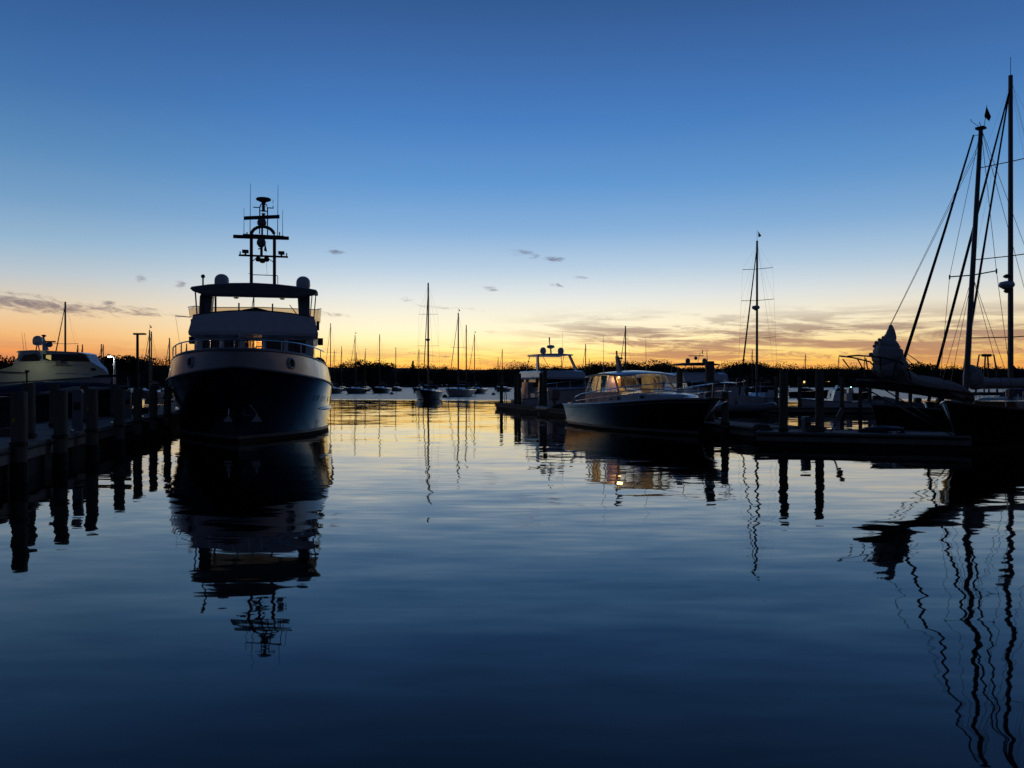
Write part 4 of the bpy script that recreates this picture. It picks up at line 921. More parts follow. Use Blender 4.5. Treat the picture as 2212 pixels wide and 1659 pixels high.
    for s, e in ((-1, w(2062, 598)), (1, w(2140, 585))):
        pe = s0+Vector((s*.75, 0, .04)); e2 = Vector((pe.x, s0.y+(.12 if s < 0 else -.12), pe.z)); MB().tube([s0, e2], .02, 5).build('spreader', M_alu, T)
        MB().tube([e2+Vector((0,0,.06)), e2-Vector((0,0,.08))], .025, 5).build('spreader_boot', M_dark, T)
        wires(T, [(mt, e2), (e2, Vector((s*1.15, -.9, 1.2))), (s0, Vector((s*1.1, -.6, 1.2))), (s0, Vector((s*1.1, -1.3, 1.2)))], .008, 'shroud')
    # stays; the jib halyard and the rolled staysail are thick
    MB().tube([w(2103, 292), w(2040, 500), w(1956, 766), w(1940, 815)], [.028,.04,.05,.045], 6).build('furled_staysail', M_canvas_n, T)
    wires(T, [(w(2120, 290), w(2103, 294)), (w(2110, 330), w(1924, 702)), (w(2115, 310), w(1922, 704))], .008, 'forestay')
    wires(T, [(q(800, 570), q(985, 700)), (q(745, 590), q(890, 710))], .014, 'sheet')
    wires(T, [(mt, Vector((0, -9.0, 1.3))), (mt, Vector((.8, -8.8, 1.2)))], .008, 'backstay')
    # boom with covered mainsail
    sp2 = [(1560,742,36),(1590,800,95),(1605,880,112),(1640,935,85),(1740,930,60),(1900,935,54),(2080,935,56),(2260,930,58),(2500,925,52)]
    k2 = 1/3.16/1.736/F*25.5
    lump_tube(MB(), [q(x, y) for x, y, r in sp2], [r*k2 for x, y, r in sp2], 18, .18, 5).build('covered_mainsail', M_sail, T, smooth=True)
    g = q(1600, 985); e = q(2500, 985); MB().tube([g, e], .06, 8).build('boom', M_teak, T)
    MB().loft([[(s*.75, y, z) for s, z in ((-1,1.0),(1,1.0),(.8,1.45),(-.8,1.45))] for y in (-2.2,-5.4)]).build('cabin_trunk', M_teak, T)
    for y in (-2.8,-3.6,-4.4): MB().lathe((-.75,y,1.2),[(.01,0),(.1,0),(.1,.02),(.01,.02)],8).build('cabin_port', M_win, T)
    for s in (-1, 1):
        for y in (-1,-2.6,-4.2,-5.8,-7.4): p = H.at(y, 1.0, s); MB().tube([(p.x-s*.05, y, H.zt(H.t_at(y,1))), (p.x-s*.05, y, H.zt(H.t_at(y,1))+.6)], .014, 5).build('stanchion', M_steel, T)
    return T
old_sloop()

# ------------------------------------------------------------------ sailing yachts, from close to far
def tern(a, b): return a if a is not None else b
def sailboat(name, label, u, d, ztop, heading, loa=10.0, hullm=None, group=None, base_u=None, spreaders=(.55,), mizzen=None, cover=True, furl=True, radar=False, flag=False, detail=2, x=None, frontfrac=.42, lean=0.0, rmast=.085):
    """u,d place the mast; heading in degrees clockwise from +Y (180 = bow towards the camera)"""
    if heading < 90: heading = 180-math.degrees(math.atan((CU-u)/F))+heading       # small numbers: degrees off the line of sight
    hullm = hullm or M_white; px = at_d(base_u or u, 830, d).x; rz = -R(heading)
    fwd = loa*frontfrac
    T = thing(name, label, 'sailboat', (px, d, 0), rz, group)
    bm_ = loa*.145; fb = .42+loa*.05
    st = [(fwd*.86,fwd,.02,.03,fb+.28),(fwd*.74,fwd*.86,bm_*.12,bm_*.32,fb+.22),(fwd*.45,fwd*.52,bm_*.46,bm_*.72,fb+.1),(0,0,bm_*.80,bm_,fb),(fwd-loa*.7,fwd-loa*.72,bm_*.62,bm_*.92,fb-.02),(fwd-loa*.9,fwd-loa,bm_*.12,bm_*.55,fb+.05)]
    H = Hull(st, flare=.62, n=12 if detail < 3 else 18)
    H.band('hull', hullm, T, .08, H.zt, 4); H.band('bottom', M_anti, T, -.3, .08, 1); H.deck('deck', M_cream, T, lambda t: H.zt(t), .02)
    MB().loft([[(s*w, y, z) for s, w, z in ((-1,bm_*.55,fb),(1,bm_*.55,fb),(1,bm_*.42,fb+h),(-1,bm_*.42,fb+h))] for y, h in ((fwd*.35,.12),(fwd*.1,.36),(fwd-loa*.6,.42),(fwd-loa*.66,.40))]).build('coachroof', M_white, T)
    if detail > 1:
        MB().loft([[(s*w, y, z) for s, w, z in ((-1,bm_*.6,fb+.35),(1,bm_*.6,fb+.35),(1,bm_*.5,fb+.35+h),(-1,bm_*.5,fb+.35+h))] for y, h in ((fwd-loa*.55,.02),(fwd-loa*.6,.45),(fwd-loa*.68,.5))]).build('spray_hood', M_canvas_n, T)
    mt = Vector((0, lean*ztop, ztop)); mast = MB().tube([(0,0,fb), mt], [rmast, rmast*.75], 8).build('mast', M_alu, T, smooth=True)
    for f in spreaders:
        z = fb+(ztop-fb)*f; wsp = bm_*(.95-.3*f)
        for s in (-1, 1):
            e = Vector((s*wsp, lean*z-.12, z+.05)); MB().tube([(0, lean*z, z), e], .02, 4).build('spreader', M_alu, T)
            if detail > 1: wires(T, [(mt*.98, e), (e, Vector((s*bm_*.95, -.2, fb)))], .003 if d < 80 else .006, 'shroud')
    wires(T, [(mt, Vector((0, fwd-loa*.98, fb)))], .006 if d < 80 else .01, 'backstay')
    fs = (mt*.97, Vector((0, fwd*.97, fb+.3)))
    if furl: MB().tube([fs[0], fs[0].lerp(fs[1], .5), fs[1]], [.03,.055,.06], 6).build('furled_jib', M_canvas_n, T)
    else: wires(T, [fs], .01, 'forestay')
    if cover:
        bz = fb+1.15; by = -loa*.36
        MB().tube([(0,-.1,bz),(0,by,bz+.05)], .06, 6).build('boom', M_alu, T)
        lump_tube(MB(), [Vector((0,-.05,bz+.5)), Vector((0,-.25,bz+.25)), Vector((0,by*.5,bz+.16)), Vector((0,by,bz+.08))], [.1,.2,.16,.08], 8, .1, 2).build('sail_cover', M_canvas_n, T, smooth=True)
    if mizzen:
        yz, zz = mizzen; MB().tube([(0,yz,fb),(0,yz+lean*zz,zz)], [rmast*.85, rmast*.6], 8).build('mizzen_mast', M_alu, T, smooth=True)
        MB().tube([(0,yz-.1,fb+1.1),(0,yz-loa*.2,fb+1.15)], .13, 8).build('mizzen_cover', M_canvas_n, T)
        wires(T, [((0,yz,zz), (bm_*.8,yz-.3,fb)), ((0,yz,zz), (-bm_*.8,yz-.3,fb))], .008, 'mizzen_shroud')
    if radar:
        z = fb+(ztop-fb)*radar; MB().lathe((0, .3, z), [(.1,-.1),(.26,0),(.3,.08),(.26,.2),(.05,.25)], 12).build('radar_dome', M_white, T, smooth=True); MB().box(-.08,.08,0,.3,z-.12,z-.04).build('radar_bracket', M_dark, T)
    if flag:
        MB().tube([mt, mt+Vector((0,0,.8))], .012, 4).build('flag_staff', M_dark, T); MB().add([mt+Vector((-.08,0,.72)), mt+Vector((-.3,-.1,.34)), mt+Vector((-.1,0,.25))], [(0,1,2)]).build('pennant', M_flag, T)
    if detail > 2:
        MB().tube([(s_*x_, y_, fb+.85) for s_, x_, y_ in ((1,bm_*.5,fwd*.68),(1,.2,fwd*.95),(-1,.2,fwd*.95),(-1,bm_*.5,fwd*.68))], .018, 5).build('pulpit', M_steel, T)
        MB().tube([(s_*x_, y_, fb+.85) for s_, x_, y_ in ((1,bm_*.8,fwd-loa*.8),(1,bm_*.6,fwd-loa*.97),(-1,bm_*.6,fwd-loa*.97),(-1,bm_*.8,fwd-loa*.8))], .018, 5).build('pushpit', M_steel, T)
        for s in (-1, 1):
            for f in (.68,.35,.0,-.3,-.6): y = fwd*f if f > 0 else loa*f*.8; p = H.at(y, fb*.95, s); MB().tube([(p.x*.97,y,fb),(p.x*.97,y,fb+.65)], .014, 4).build('stanchion', M_steel, T)
    return T
def zt(v, d): return CH+(CV-v)/F*d
# tall cutter moored behind the old sloop
T = sailboat('cutter_yacht', 'tall-masted cutter behind the old sloop at the right edge of the picture', 2183, 33.5, zt(163, 33.5), 238, 13, M_navy, spreaders=(.21,.455,.74), radar=.36, detail=3, furl=True, rmast=.115, frontfrac=.46)
fz = .42+13*.05
for ch in T.children:
    if ch.name.split('.')[0] in ('deck', 'coachroof', 'spray_hood'): ch.data.materials[0] = M_dark
MB().tube([(0,.1,fz+(zt(163,33.5)-fz)*.95), (0,3.8,fz+.2)], [.03,.05], 6).build('furled_staysail', M_canvas_n, T)
for z, r in ((6.35,.14),(6.0,.1),(5.75,.12)): MB().lathe((0,.28,z), [(.04,-.05),(r,0),(r,.06),(.04,.12)], 10).build('deck_light', M_dark, T)
MB().tube([(0,0,zt(163,33.5)), (0,0,zt(163,33.5)+.75)], .012, 4).build('masthead_whip', M_dark, T)
sailboat('sailing_yacht', 'white sailing yacht berthed at the dinghy dock, tall mast with small pennant', 1641, 61, zt(520, 61), 15, 11, M_white, base_u=1635, spreaders=(.38,.62,.82), radar=.565, flag=True, detail=3, rmast=.1, lean=-.004)
sailboat('sailing_yacht', 'dark-hulled moored sloop with wide spreaders, nearest in the mooring field', 925, 107, zt(611, 107), 8, 11.5, M_black, spreaders=(.42,.71), radar=.47, detail=3, rmast=.13)
sailboat('ketch', 'two-masted moored ketch with dark bow and pale side', 990, 133, zt(676, 133), 18, 12.5, M_white, mizzen=(-4.3, zt(698, 133)), flag=True, detail=3, rmast=.14)
gM = 'sailboats in the mooring field'
for (lab, u, d, v, hd, loa, hm, kw) in (
    ('moored sailboat just right of the trawler yacht stern', 714, 175, 698, 18, 12, M_grey, dict()),
    ('slim far mast between the trawler and the first moored sailboats', 722, 250, 757, 19, 9, M_grey, dict(detail=1)),
    ('small far sailboat behind the group right of the trawler', 738, 240, 748, 14, 9, M_grey, dict(detail=1)),
    ('pale moored sailboat with pennant, right of the trawler', 767, 172, 724, 21, 11, M_grey, dict(flag=True)),
    ('tiny far mast close beside the pennant-flying sailboat', 770, 260, 761, 17, 9, M_grey, dict(detail=1)),
    ('short-masted far sailboat with a loose pennant', 789, 230, 758, 14, 9, M_grey, dict(detail=1, flag=True)),
    ('dark moored sailboat with bare mast and no forestay sail', 820, 180, 722, 16, 12, M_black, dict(furl=False)),
    ('low far sailboat left of the nearest moored sloop', 855, 225, 750, 15, 9, M_grey, dict(detail=1, furl=False)),
    ('small sailboat half hidden behind the nearest moored sloop', 905, 190, 753, 19, 9, M_black, dict(detail=1)),
    ('moored sailboat with pennant behind the ketch stern', 1025, 172, 722, 21, 11, M_black, dict(flag=True)),
    ('shortest far mast left of the finger dock', 1076, 260, 771, 17, 8, M_grey, dict(detail=1)),
    ('moored grey sailboat just left of the finger dock pilings', 1085, 215, 754, 20, 10, M_grey, dict(detail=1)),
    ('far sailboat whose mast shows between flybridge cruiser and black-hulled cruiser', 1265, 150, 743, 15, 10, M_grey, dict(detail=1)),
    ('very small far mast right of the flybridge cruiser', 1273, 260, 775, 17, 8, M_grey, dict(detail=1)),
    ('sailboat whose mast stands right behind the black-hulled cruiser roof', 1351, 110, 704, 14, 11, M_grey, dict(detail=1)),
    ('far mast left of the tall-masted yacht at the dinghy dock', 1625, 190, 755, 17, 9, M_grey, dict(detail=1)),
    ('far sailboat seen between the twin tall pilings', 1740, 190, 765, 20, 8, M_black, dict(detail=1)),
    ('far sailboat right of the twin tall pilings', 1812, 200, 770, 18, 8, M_black, dict(detail=1)),
    ('far sailboat left of the old sloop bowsprit', 1868, 200, 768, 16, 8, M_grey, dict(detail=1))):
    sailboat('sailboat', lab, u, d, zt(v, d), hd, loa, hm, gM, rmast=.11 if d < 200 else .12, **kw)
gW = 'sailboats berthed beyond the left dock'
for (lab, u, d, v, hd, loa, kw) in (
    ('sailboat with radar on its mast behind the white motor yacht', 141, 78, 652, 20, 10, dict(radar=.38, detail=2)),
    ('left of two short bare masts right of the white motor yacht roof', 168, 120, 745, 16, 9, dict(detail=1)),
    ('right of two short bare masts right of the white motor yacht roof', 178, 125, 744, 15, 9, dict(detail=1)),
    ('left mast of a close pair above the white motor yacht foredeck', 219, 130, 743, 16, 9, dict(detail=1)),
    ('right mast of a close pair above the white motor yacht foredeck', 223, 136, 744, 21, 9, dict(detail=1)),
    ('taller sailboat mast with bird-like vane right of the unlit lamp post', 323, 110, 713, 16, 10, dict(flag=True)),
    ('second sailboat mast right of the unlit lamp post', 327, 114, 716, 16, 10, dict(detail=1)),
    ('lone sailboat mast just left of the trawler bow rail', 366, 118, 730, 14, 10, dict(detail=1)),
    ('sailboat mast seen through the trawler bow rail', 403, 125, 742, 14, 9, dict(detail=1))):
    sailboat('sailboat', lab, u, d, zt(v, d), hd, loa, M_grey, gW, rmast=.11, **kw)
# ------------------------------------------------------------------ other motor boats
def prow(root, L, B, fb, m, name='hull', stripe=None, n=16, transom=.95):
    st = [(.47*L,.52*L,.02,.03,fb*1.25),(.42*L,.45*L,B*.16,B*.26,fb*1.22),(.25*L,.26*L,B*.40,B*.46,fb*1.12),(0,0,B*.47,B*.5,fb),(-.3*L,-.3*L,B*.46,B*.49,fb*.93),(-.48*L,-.48*L,B*.44,B*.47,fb*.9)]
    H = Hull(st, flare=1.3, n=n); H.band(name, m, root, .1, H.zt, 5); H.band('bottom', M_anti, root, -.35, .1, 1); H.deck('deck', M_cream, root, lambda t: H.zt(t), .03)
    MB().tube(H.around(0, 1, -.01, 20), .04, 5).build('rub_rail', M_grey, root, smooth=True); return H
def dome(root, c, r, name='satellite_dome', m=None):
    MB().lathe(c, [(r*.55,0),(r*.9,r*.2),(r,r*.7),(r*.98,r*1.2),(r*.8,r*1.7),(r*.4,r*2.0),(.01,r*2.06)], 14).build(name, m or M_white, root, smooth=True)
# ---- white motor yacht far left, bow to the right
def white_yacht():
    d = 58.0; u0 = 4; T = thing('motor_yacht', 'large white motor yacht with dark wraparound windows at the left edge', 'yacht', (at_d(u0, 830, d).x, d, 0), R(-90))
    A = Frame(T.location, R(-90))
    def q(x, y, lx=-2.3): return A.x((x/5.267)/1.736, (1240+y/5.267)/1.736, lx)      # near side plane (local +x is towards the camera)
    def poly(pts, lx): return [q(x, y, lx) for x, y in pts]
    H = prow(T, 15, 4.9, 2.0, M_white, n=20)
    def slab(name, m, pts, lx, inset=0.0, par=None):
        """side profile made into a body reaching across the boat, both flanks leaning in towards the top"""
        P = []
        for x, y in pts:
            p = q(x, y, lx)
            for _ in range(4): p = q(x, y, wid(p.y, lx))
            P.append(p)
        zb = min(p.z for p in P); zt_ = max(p.z for p in P)
        a = [Vector((wid(p.y, lx)-inset*(p.z-zb)/(zt_-zb+1e-6), p.y, p.z)) for p in P]; b = [Vector((-v.x, v.y, v.z)) for v in a]
        return MB().loft([a, b]).build(name, m, par or T)
    yb = q(2150, 860, .01).y
    def wid(y, l): return max(.06, l*min(1, max(0, (yb-y)/6.5))**.55)
    lx = 2.25
    slab('superstructure', M_white, [(-700,1080),(-700,760),(0,760),(250,690),(260,560),(800,600),(1780,615),(2000,740),(2140,855),(2130,885),(1900,960),(1500,1080)], lx, .15)
    slab('flybridge_hood', M_white, [(250,690),(330,520),(330,430),(275,425),(345,392),(600,380),(1000,396),(1500,420),(1680,458),(1790,620),(800,640)], lx-.12, .2)
    def win(pts, l, m=M_win, nm='window'):
        P = []
        for x, y in pts:
            p = q(x, y, l)
            for _ in range(4): p = q(x, y, wid(p.y, l)+.02)
            P.append(p)
        return MB().loft([P, [p-Vector((.03,0,0)) for p in P]]).build(nm, m, T)
    win([(380,612),(470,482),(720,452),(790,582),(770,600)], lx+.03)
    win([(840,462),(1655,462),(1775,608),(1220,600),(1000,598),(850,570)], lx+.02)
    litm = mat('lit_cabin_window', (.7,.6,.3), .4, emit=(1,.72,.25), es=.35); win([(912,482),(1005,480),(1005,585),(905,540)], lx+.05, litm, 'lit_window')
    win([(-100,800),(560,820),(560,836),(-100,822)], lx+.03, M_dark, 'side_deck_shadow_strip')  # dark strip laid on as painted shade along the side deck
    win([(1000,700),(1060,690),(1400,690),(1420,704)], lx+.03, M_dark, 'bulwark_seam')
    win([(1780,740),(1880,735),(1900,790),(1800,790)], lx+.03)
    win([(1090,600),(1200,590),(1210,680),(1100,690)], lx+.04, M_grey, 'wing_station')
    # upper gear
    c = q(745, 290, .6); dome(T, (.6, c.y, c.z), .33); MB().tube([(.6,c.y-.2,c.z-.75),(.6,c.y-.05,c.z)], .04, 5).tube([(.6,c.y+.2,c.z-.75),(.6,c.y+.05,c.z)], .04, 5).build('dome_stand', M_grey, T)
    a, b = q(905, 390, 0.01), q(850, 130, 0.01); MB().tube([a, b], [.22,.08], 8).build('radar_mast', M_white, T)
    a, b = q(880, 215, 0.01), q(1095, 218, 0.01); MB().tube([a, b], .06, 6).build('radar_scanner', M_dark, T); g = q(975, 270, 0.01); MB().ball(g, .22, 10).build('radar_gearbox', M_grey, T)
    g = q(866, 105, 0.01); MB().lathe(g, [(.04,-.1),(.16,0),(.16,.05),(.03,.1)], 8).build('mast_light', M_dark, T)
    for x, y in ((430,20),(480,40)): MB().tube([q(x+40,380,1.4), q(x,y,1.4)], [.015,.008], 4).build('whip_antenna', M_grey, T)
    MB().tube([q(x, y, 2.2) for x, y in ((1100,850),(1400,845),(1750,870),(2100,880))], .02, 5).build('guard_rail', M_steel, T)
white_yacht()
# dock light that shines on its side
T = thing('dock_light', 'low dock light shining on the side of the white motor yacht', 'lamp', (at_d(58, 830, 54.6).x, 54.6, .6))
MB().tube([(0,0,0),(0,0,2.2)], .05, 6).build('post', M_dark, T); MB().box(-.12,.12,-.02,.1,2.2,2.32).build('lamp_hood', M_dark, T); MB().box(-.09,.09,.1,.13,2.2,2.3).build('lens', mat('dock_light_lens', (.9,.9,.7), .5, emit=(.9,1,.6), es=4), T)
lamp('dock_light_bulb', (.0,.5,2.4), 9, (.92,1,.62), T, .06)

# ---- flybridge cruiser behind the finger dock, bow towards us
def fly_cruiser():
    d = 61.0; T = thing('flybridge_cruiser', 'white flybridge cruiser with slim hardtop moored behind the finger dock', 'motor boat', (at_d(1212, 830, d).x, d, 0), R(-163)); A = Frame(T.location, R(-163))
    H = prow(T, 12, 4.0, 1.35, M_white)
    def ringy(z, w, y0, yb, c=.25): return [Vector((w*k, y0-c*(abs(k)**2)*w, z)) for k in (1,.6,0,-.6,-1)]+[Vector((-w, yb, z)), Vector((w, yb, z))]
    MB().loft([ringy(1.3,1.7,2.6,-4), ringy(1.75,1.65,2.0,-4)]).build('trunk_cabin', M_white, T)
    MB().loft([ringy(1.75,1.66,1.5,-4), ringy(2.35,1.6,.7,-4)]).build('windscreen', M_win, T)
    MB().loft([ringy(2.35,1.7,1.0,-4.6), ringy(2.5,1.8,1.1,-4.8), ringy(2.95,1.72,.6,-4.8), ringy(3.0,1.62,.4,-4.8)]).build('flybridge', M_white, T)
    for s in (1,-1):
        MB().loft([[(s*1.5,-.6,2.95),(s*1.62,-.6,2.95),(s*1.62,-1.0,2.95),(s*1.5,-1.0,2.95)], [(s*1.22,-1.5,4.22),(s*1.34,-1.5,4.22),(s*1.34,-1.8,4.22),(s*1.22,-1.8,4.22)]]).build('hardtop_post', M_cream, T)
        MB().tube([(s*1.5,-3.8,2.95),(s*1.3,-3.5,4.2)], .03, 5).build('hardtop_strut', M_steel, T)
        MB().tube([(s*.4,-1.0,2.98),(s*.9,-1.8,4.2)], .02, 5).build('enclosure_frame', M_steel, T)
        dome(T, (s*.72,-2.0,4.32), .24)
    MB().loft([[(w*k,y,z+.06*(1-k*k)) for k in (-1,-.5,0,.5,1)]+[(w*k,y,z-.08) for k in (1,0,-1)] for y, w, z in ((-.9,1.2,4.22),(-1.1,1.4,4.26),(-3.6,1.45,4.28),(-4.0,1.3,4.22))]).build('hardtop', M_white, T, smooth=True)
    MB().tube([(0,-2.2,4.3),(0,-2.3,4.75)], .06, 6).build('mast', M_grey, T); MB().lathe((0,-2.3,4.72), [(.08,0),(.3,.08),(.32,.16),(.25,.26),(.03,.3)], 12).build('radar_dome', M_white, T, smooth=True)
    MB().tube([(.1,-2.3,5.0),(.1,-2.3,5.6)], [.03,.06], 6).build('masthead_light', M_dark, T); MB().tube([(-1.1,-2.6,4.3),(-1.1,-2.6,6.1)], [.015,.006], 4).build('whip_antenna', M_grey, T)
    rail(T, H, .55, t1=.55, inset=.1, r=.02, posts=9)
fly_cruiser()
# ---- sport yacht with radar arch behind the cruiser pulpit
def sport_yacht():
    d = 62.0; T = thing('sport_yacht', 'pale sport yacht with dark canopy and twin domes behind the cruiser pulpit', 'motor boat', (at_d(1532, 830, d).x, d+2, 0), R(-172)); H = prow(T, 12.5, 4.2, 1.5, M_white)
    def ringy(z, w, y0, yb, c=.25): return [Vector((w*k, y0-c*(abs(k)**2)*w, z)) for k in (1,.6,0,-.6,-1)]+[Vector((-w, yb, z)), Vector((w, yb, z))]
    MB().loft([ringy(1.4,1.75,3.2,-4), ringy(1.75,1.6,2.2,-4)]).build('trunk_cabin', M_white, T)
    MB().loft([ringy(1.75,1.7,1.7,-4.2), ringy(2.2,1.62,1.0,-4.2)]).build('windscreen', M_win, T)
    MB().loft([ringy(2.2,1.75,1.3,-4.6), ringy(2.75,1.8,.9,-4.8), ringy(2.9,1.6,.5,-4.8)]).build('flybridge', M_white, T)
    MB().loft([[(w*k,y,z+.14*(1-k*k)) for k in (-1,-.6,-.3,0,.3,.6,1)]+[(w*k,y,z-.05) for k in (1,0,-1)] for y, w, z in ((.2,1.1,3.5),(-.2,1.5,3.55),(-2.8,1.55,3.6),(-3.2,1.4,3.55))]).build('canopy', M_canvas_n, T, smooth=True)
    for s in (1,-1):
        for y in (.2,-1.5,-2.9): MB().tube([(s*1.6,y,2.85),(s*1.45,y-.1,3.55)], .022, 5).build('canopy_pole', M_steel, T)
        MB().tube([(s*1.5,-.2,3.5),(s*.9,-.8,2.85)], .018, 4).build('canopy_brace', M_steel, T)
    for x in (.36, -1.05): dome(T, (x,-2.4,3.7), .19, m=M_grey)
    MB().tube([(.25,-2.5,4.28),(-1.0,-2.5,4.3)], .035, 5).build('radar_scanner', M_dark, T); MB().ball((-.35,-2.5,4.1), .15, 8).build('radar_gearbox', M_grey, T)
    MB().tube([(-.5,-2.5,3.7),(-.7,-2.5,4.5),(-.85,-2.5,4.55),(-.95,-2.5,4.45),(-.97,-2.5,4.3)], .02, 5).build('light_arch', M_grey, T); MB().tube([(-.92,-2.5,4.5),(-.92,-2.5,4.75)], .035, 5).build('masthead_light', M_dark, T)
    MB().tube([(-1.45,-2.8,3.5),(-1.4,-2.8,4.8)], [.05,.015], 5).build('whip_antenna', M_grey, T)
    MB().box(-.5,.5,-.6,.1,2.8,3.25).build('covered_helm', M_canvas_n, T)
    rail(T, H, .5, t1=.5, inset=.1, r=.02, posts=7)
sport_yacht()

# ---- small open boats
def outboard(root, y, z, s=1.0, m=None, x=0.0):
    b = MB(); o = MB().loft([[(x+w*sx, y+dy, z+h) for sx, dy in ((-1,-l),(1,-l),(1,l),(-1,l))] for h, w, l in ((.0,.16*s,.2*s),(.1*s,.22*s,.3*s),(.45*s,.24*s,.34*s),(.62*s,.2*s,.3*s),(.68*s,.12*s,.2*s))]).build('outboard_motor', m or M_dark, root)
    MB().box(x-.07*s, x+.07*s, y-.12*s, y+.1*s, z-.9*s, z).build('motor_leg', m or M_dark, o); return o
def open_boat(name, label, u, d, heading, L, B, fb, m, group=None, console=False, cover=None, motor=True, tubes=False, bimini=False, cabin=False, x=None, msize=.8, z=0.0):
    T = thing(name, label, 'boat' if not tubes else 'inflatable', (x if x is not None else at_d(u, 830, d).x, d, z), -R(heading), group)
    if tubes:
        r = .21*B/1.5; P = [(B/2-r,-L*.48,fb*.6),(B/2-r,L*.15,fb*.62),(B/2-r*1.4,L*.33,fb*.72),(B*.18,L*.46,fb*.88),(0,L*.5,fb*.92)]
        path = [Vector(p) for p in P]+[Vector((-p[0],p[1],p[2])) for p in P[::-1][1:]]
        MB().tube(path, r, 10).build('tube', m, T, smooth=True)
        MB().loft([[(w*k,y,zb) for k in (-1,1)]+[(0,y,-.15)] for y, w, zb in ((-L*.46,B*.32,.2),(L*.2,B*.32,.2),(L*.42,B*.1,.3))]).build('floor', M_grey, T); MB().box(-B*.36,B*.36,-L*.48,-L*.45,0,fb*.8).build('transom', M_grey, T)
        MB().box(-B*.36,B*.36,-.15,.1,fb*.55,fb*.62).build('thwart', M_grey, T)
    else:
        H = prow(T, L, B, fb, m, n=12)
        MB().box(-B*.36,B*.36,-L*.1,-L*.04,fb,fb+.05).build('thwart', M_teak, T)
    if console: MB().loft([[(s*.35,y,zz) for s, y, zz in ((-1,-.3,fb),(1,-.3,fb),(1,.35,fb),(-1,.35,fb))], [(s*.3,y,zz) for s, y, zz in ((-1,-.25,fb+.75),(1,-.25,fb+.75),(1,.15,fb+.75),(-1,.15,fb+.75))]]).build('console', M_white, T); MB().add([(-.3,.12,fb+.75),(.3,.12,fb+.75),(.28,-.05,fb+1.15),(-.28,-.05,fb+1.15)], [(0,1,2,3)]).build('console_screen', G_clear, T) if console else None
    if console: MB().box(-.4,.4,-1.0,-.6,fb,fb+.55).build('helm_seat', M_cream, T)
    if cover:
        MB().loft([[(B*.5*w*k,L*y,fb*fz+hh*(1-abs(k)**1.6)) for k in (-1,-.7,-.35,0,.35,.7,1)]+[(B*.5*w*k,L*y,fb*fz-.08) for k in (1,-1)] for y, w, hh, fz in ((-.47,.95,.18,.92),(-.3,1.0,.42,.95),(-.05,1.02,.62,1.0),(.15,.96,.5,1.08),(.33,.7,.3,1.18),(.47,.2,.1,1.24))]).build('boat_cover', cover, T, smooth=True)
    if bimini:
        for s in (-1,1):
            for y in (-.3,.9): MB().tube([(s*B*.44,y*.4-.3,fb),(s*B*.4,y-.5,fb+1.55)], .02, 5).build('bimini_pole', M_steel, T)
        MB().loft([[(B*.42*k,y,fb+1.55+.1*(1-k*k)) for k in (-1,-.5,0,.5,1)]+[(B*.42*k,y,fb+1.52) for k in (1,-1)] for y in (-1.0,-.2,.6)]).build('bimini', M_canvas_n, T)
    if cabin:
        MB().loft([[(s*B*.36*w,y,zz) for s, zz in ((-1,fb),(1,fb))]+[(s*B*.32*w,y2,fb+h) for s in (1,-1)] for y, y2, w, h in ((-L*.12,-L*.12,1,1.35),(L*.16,L*.12,.95,1.35))]).build('wheelhouse', M_white, T)
        for s in (-.5,.5): MB().box(s*B*.33-.32,s*B*.33+.32,L*.15,L*.16,fb+.7,fb+1.2).build('wheelhouse_window', mat('sunset_tinted_pane', (.5,.45,.4), .1), T)  # sunset glow is put into the pane's base colour
        MB().tube([(0,0,fb+1.35),(.1,0,fb+2.4)], .025, 5).build('light_mast', M_steel, T)
    if motor: outboard(T, -L*.5-.15, fb*.85, msize, M_dark)
    return T
gS = 'small boats around the finger dock'
T = open_boat('rigid_inflatable', 'inflatable workboat with a big tan-covered outboard beside the cruiser stern', 1196, 53.5, 165, 3.8, 1.4, .62, M_dark, gS, tubes=True, motor=False)
outboard(T, 1.2, .95, 1.1, mat('tan_motor_cover', (.30,.24,.2), .8, noise=.1), .35)
open_boat('pilot_boat', 'little wheelhouse boat with pale windows tied behind the finger dock pilings', 1153, 63, 165, 6, 2.3, .8, M_white, gS, cabin=True, motor=False)
gI = 'dinghies and skiffs at the dinghy dock'
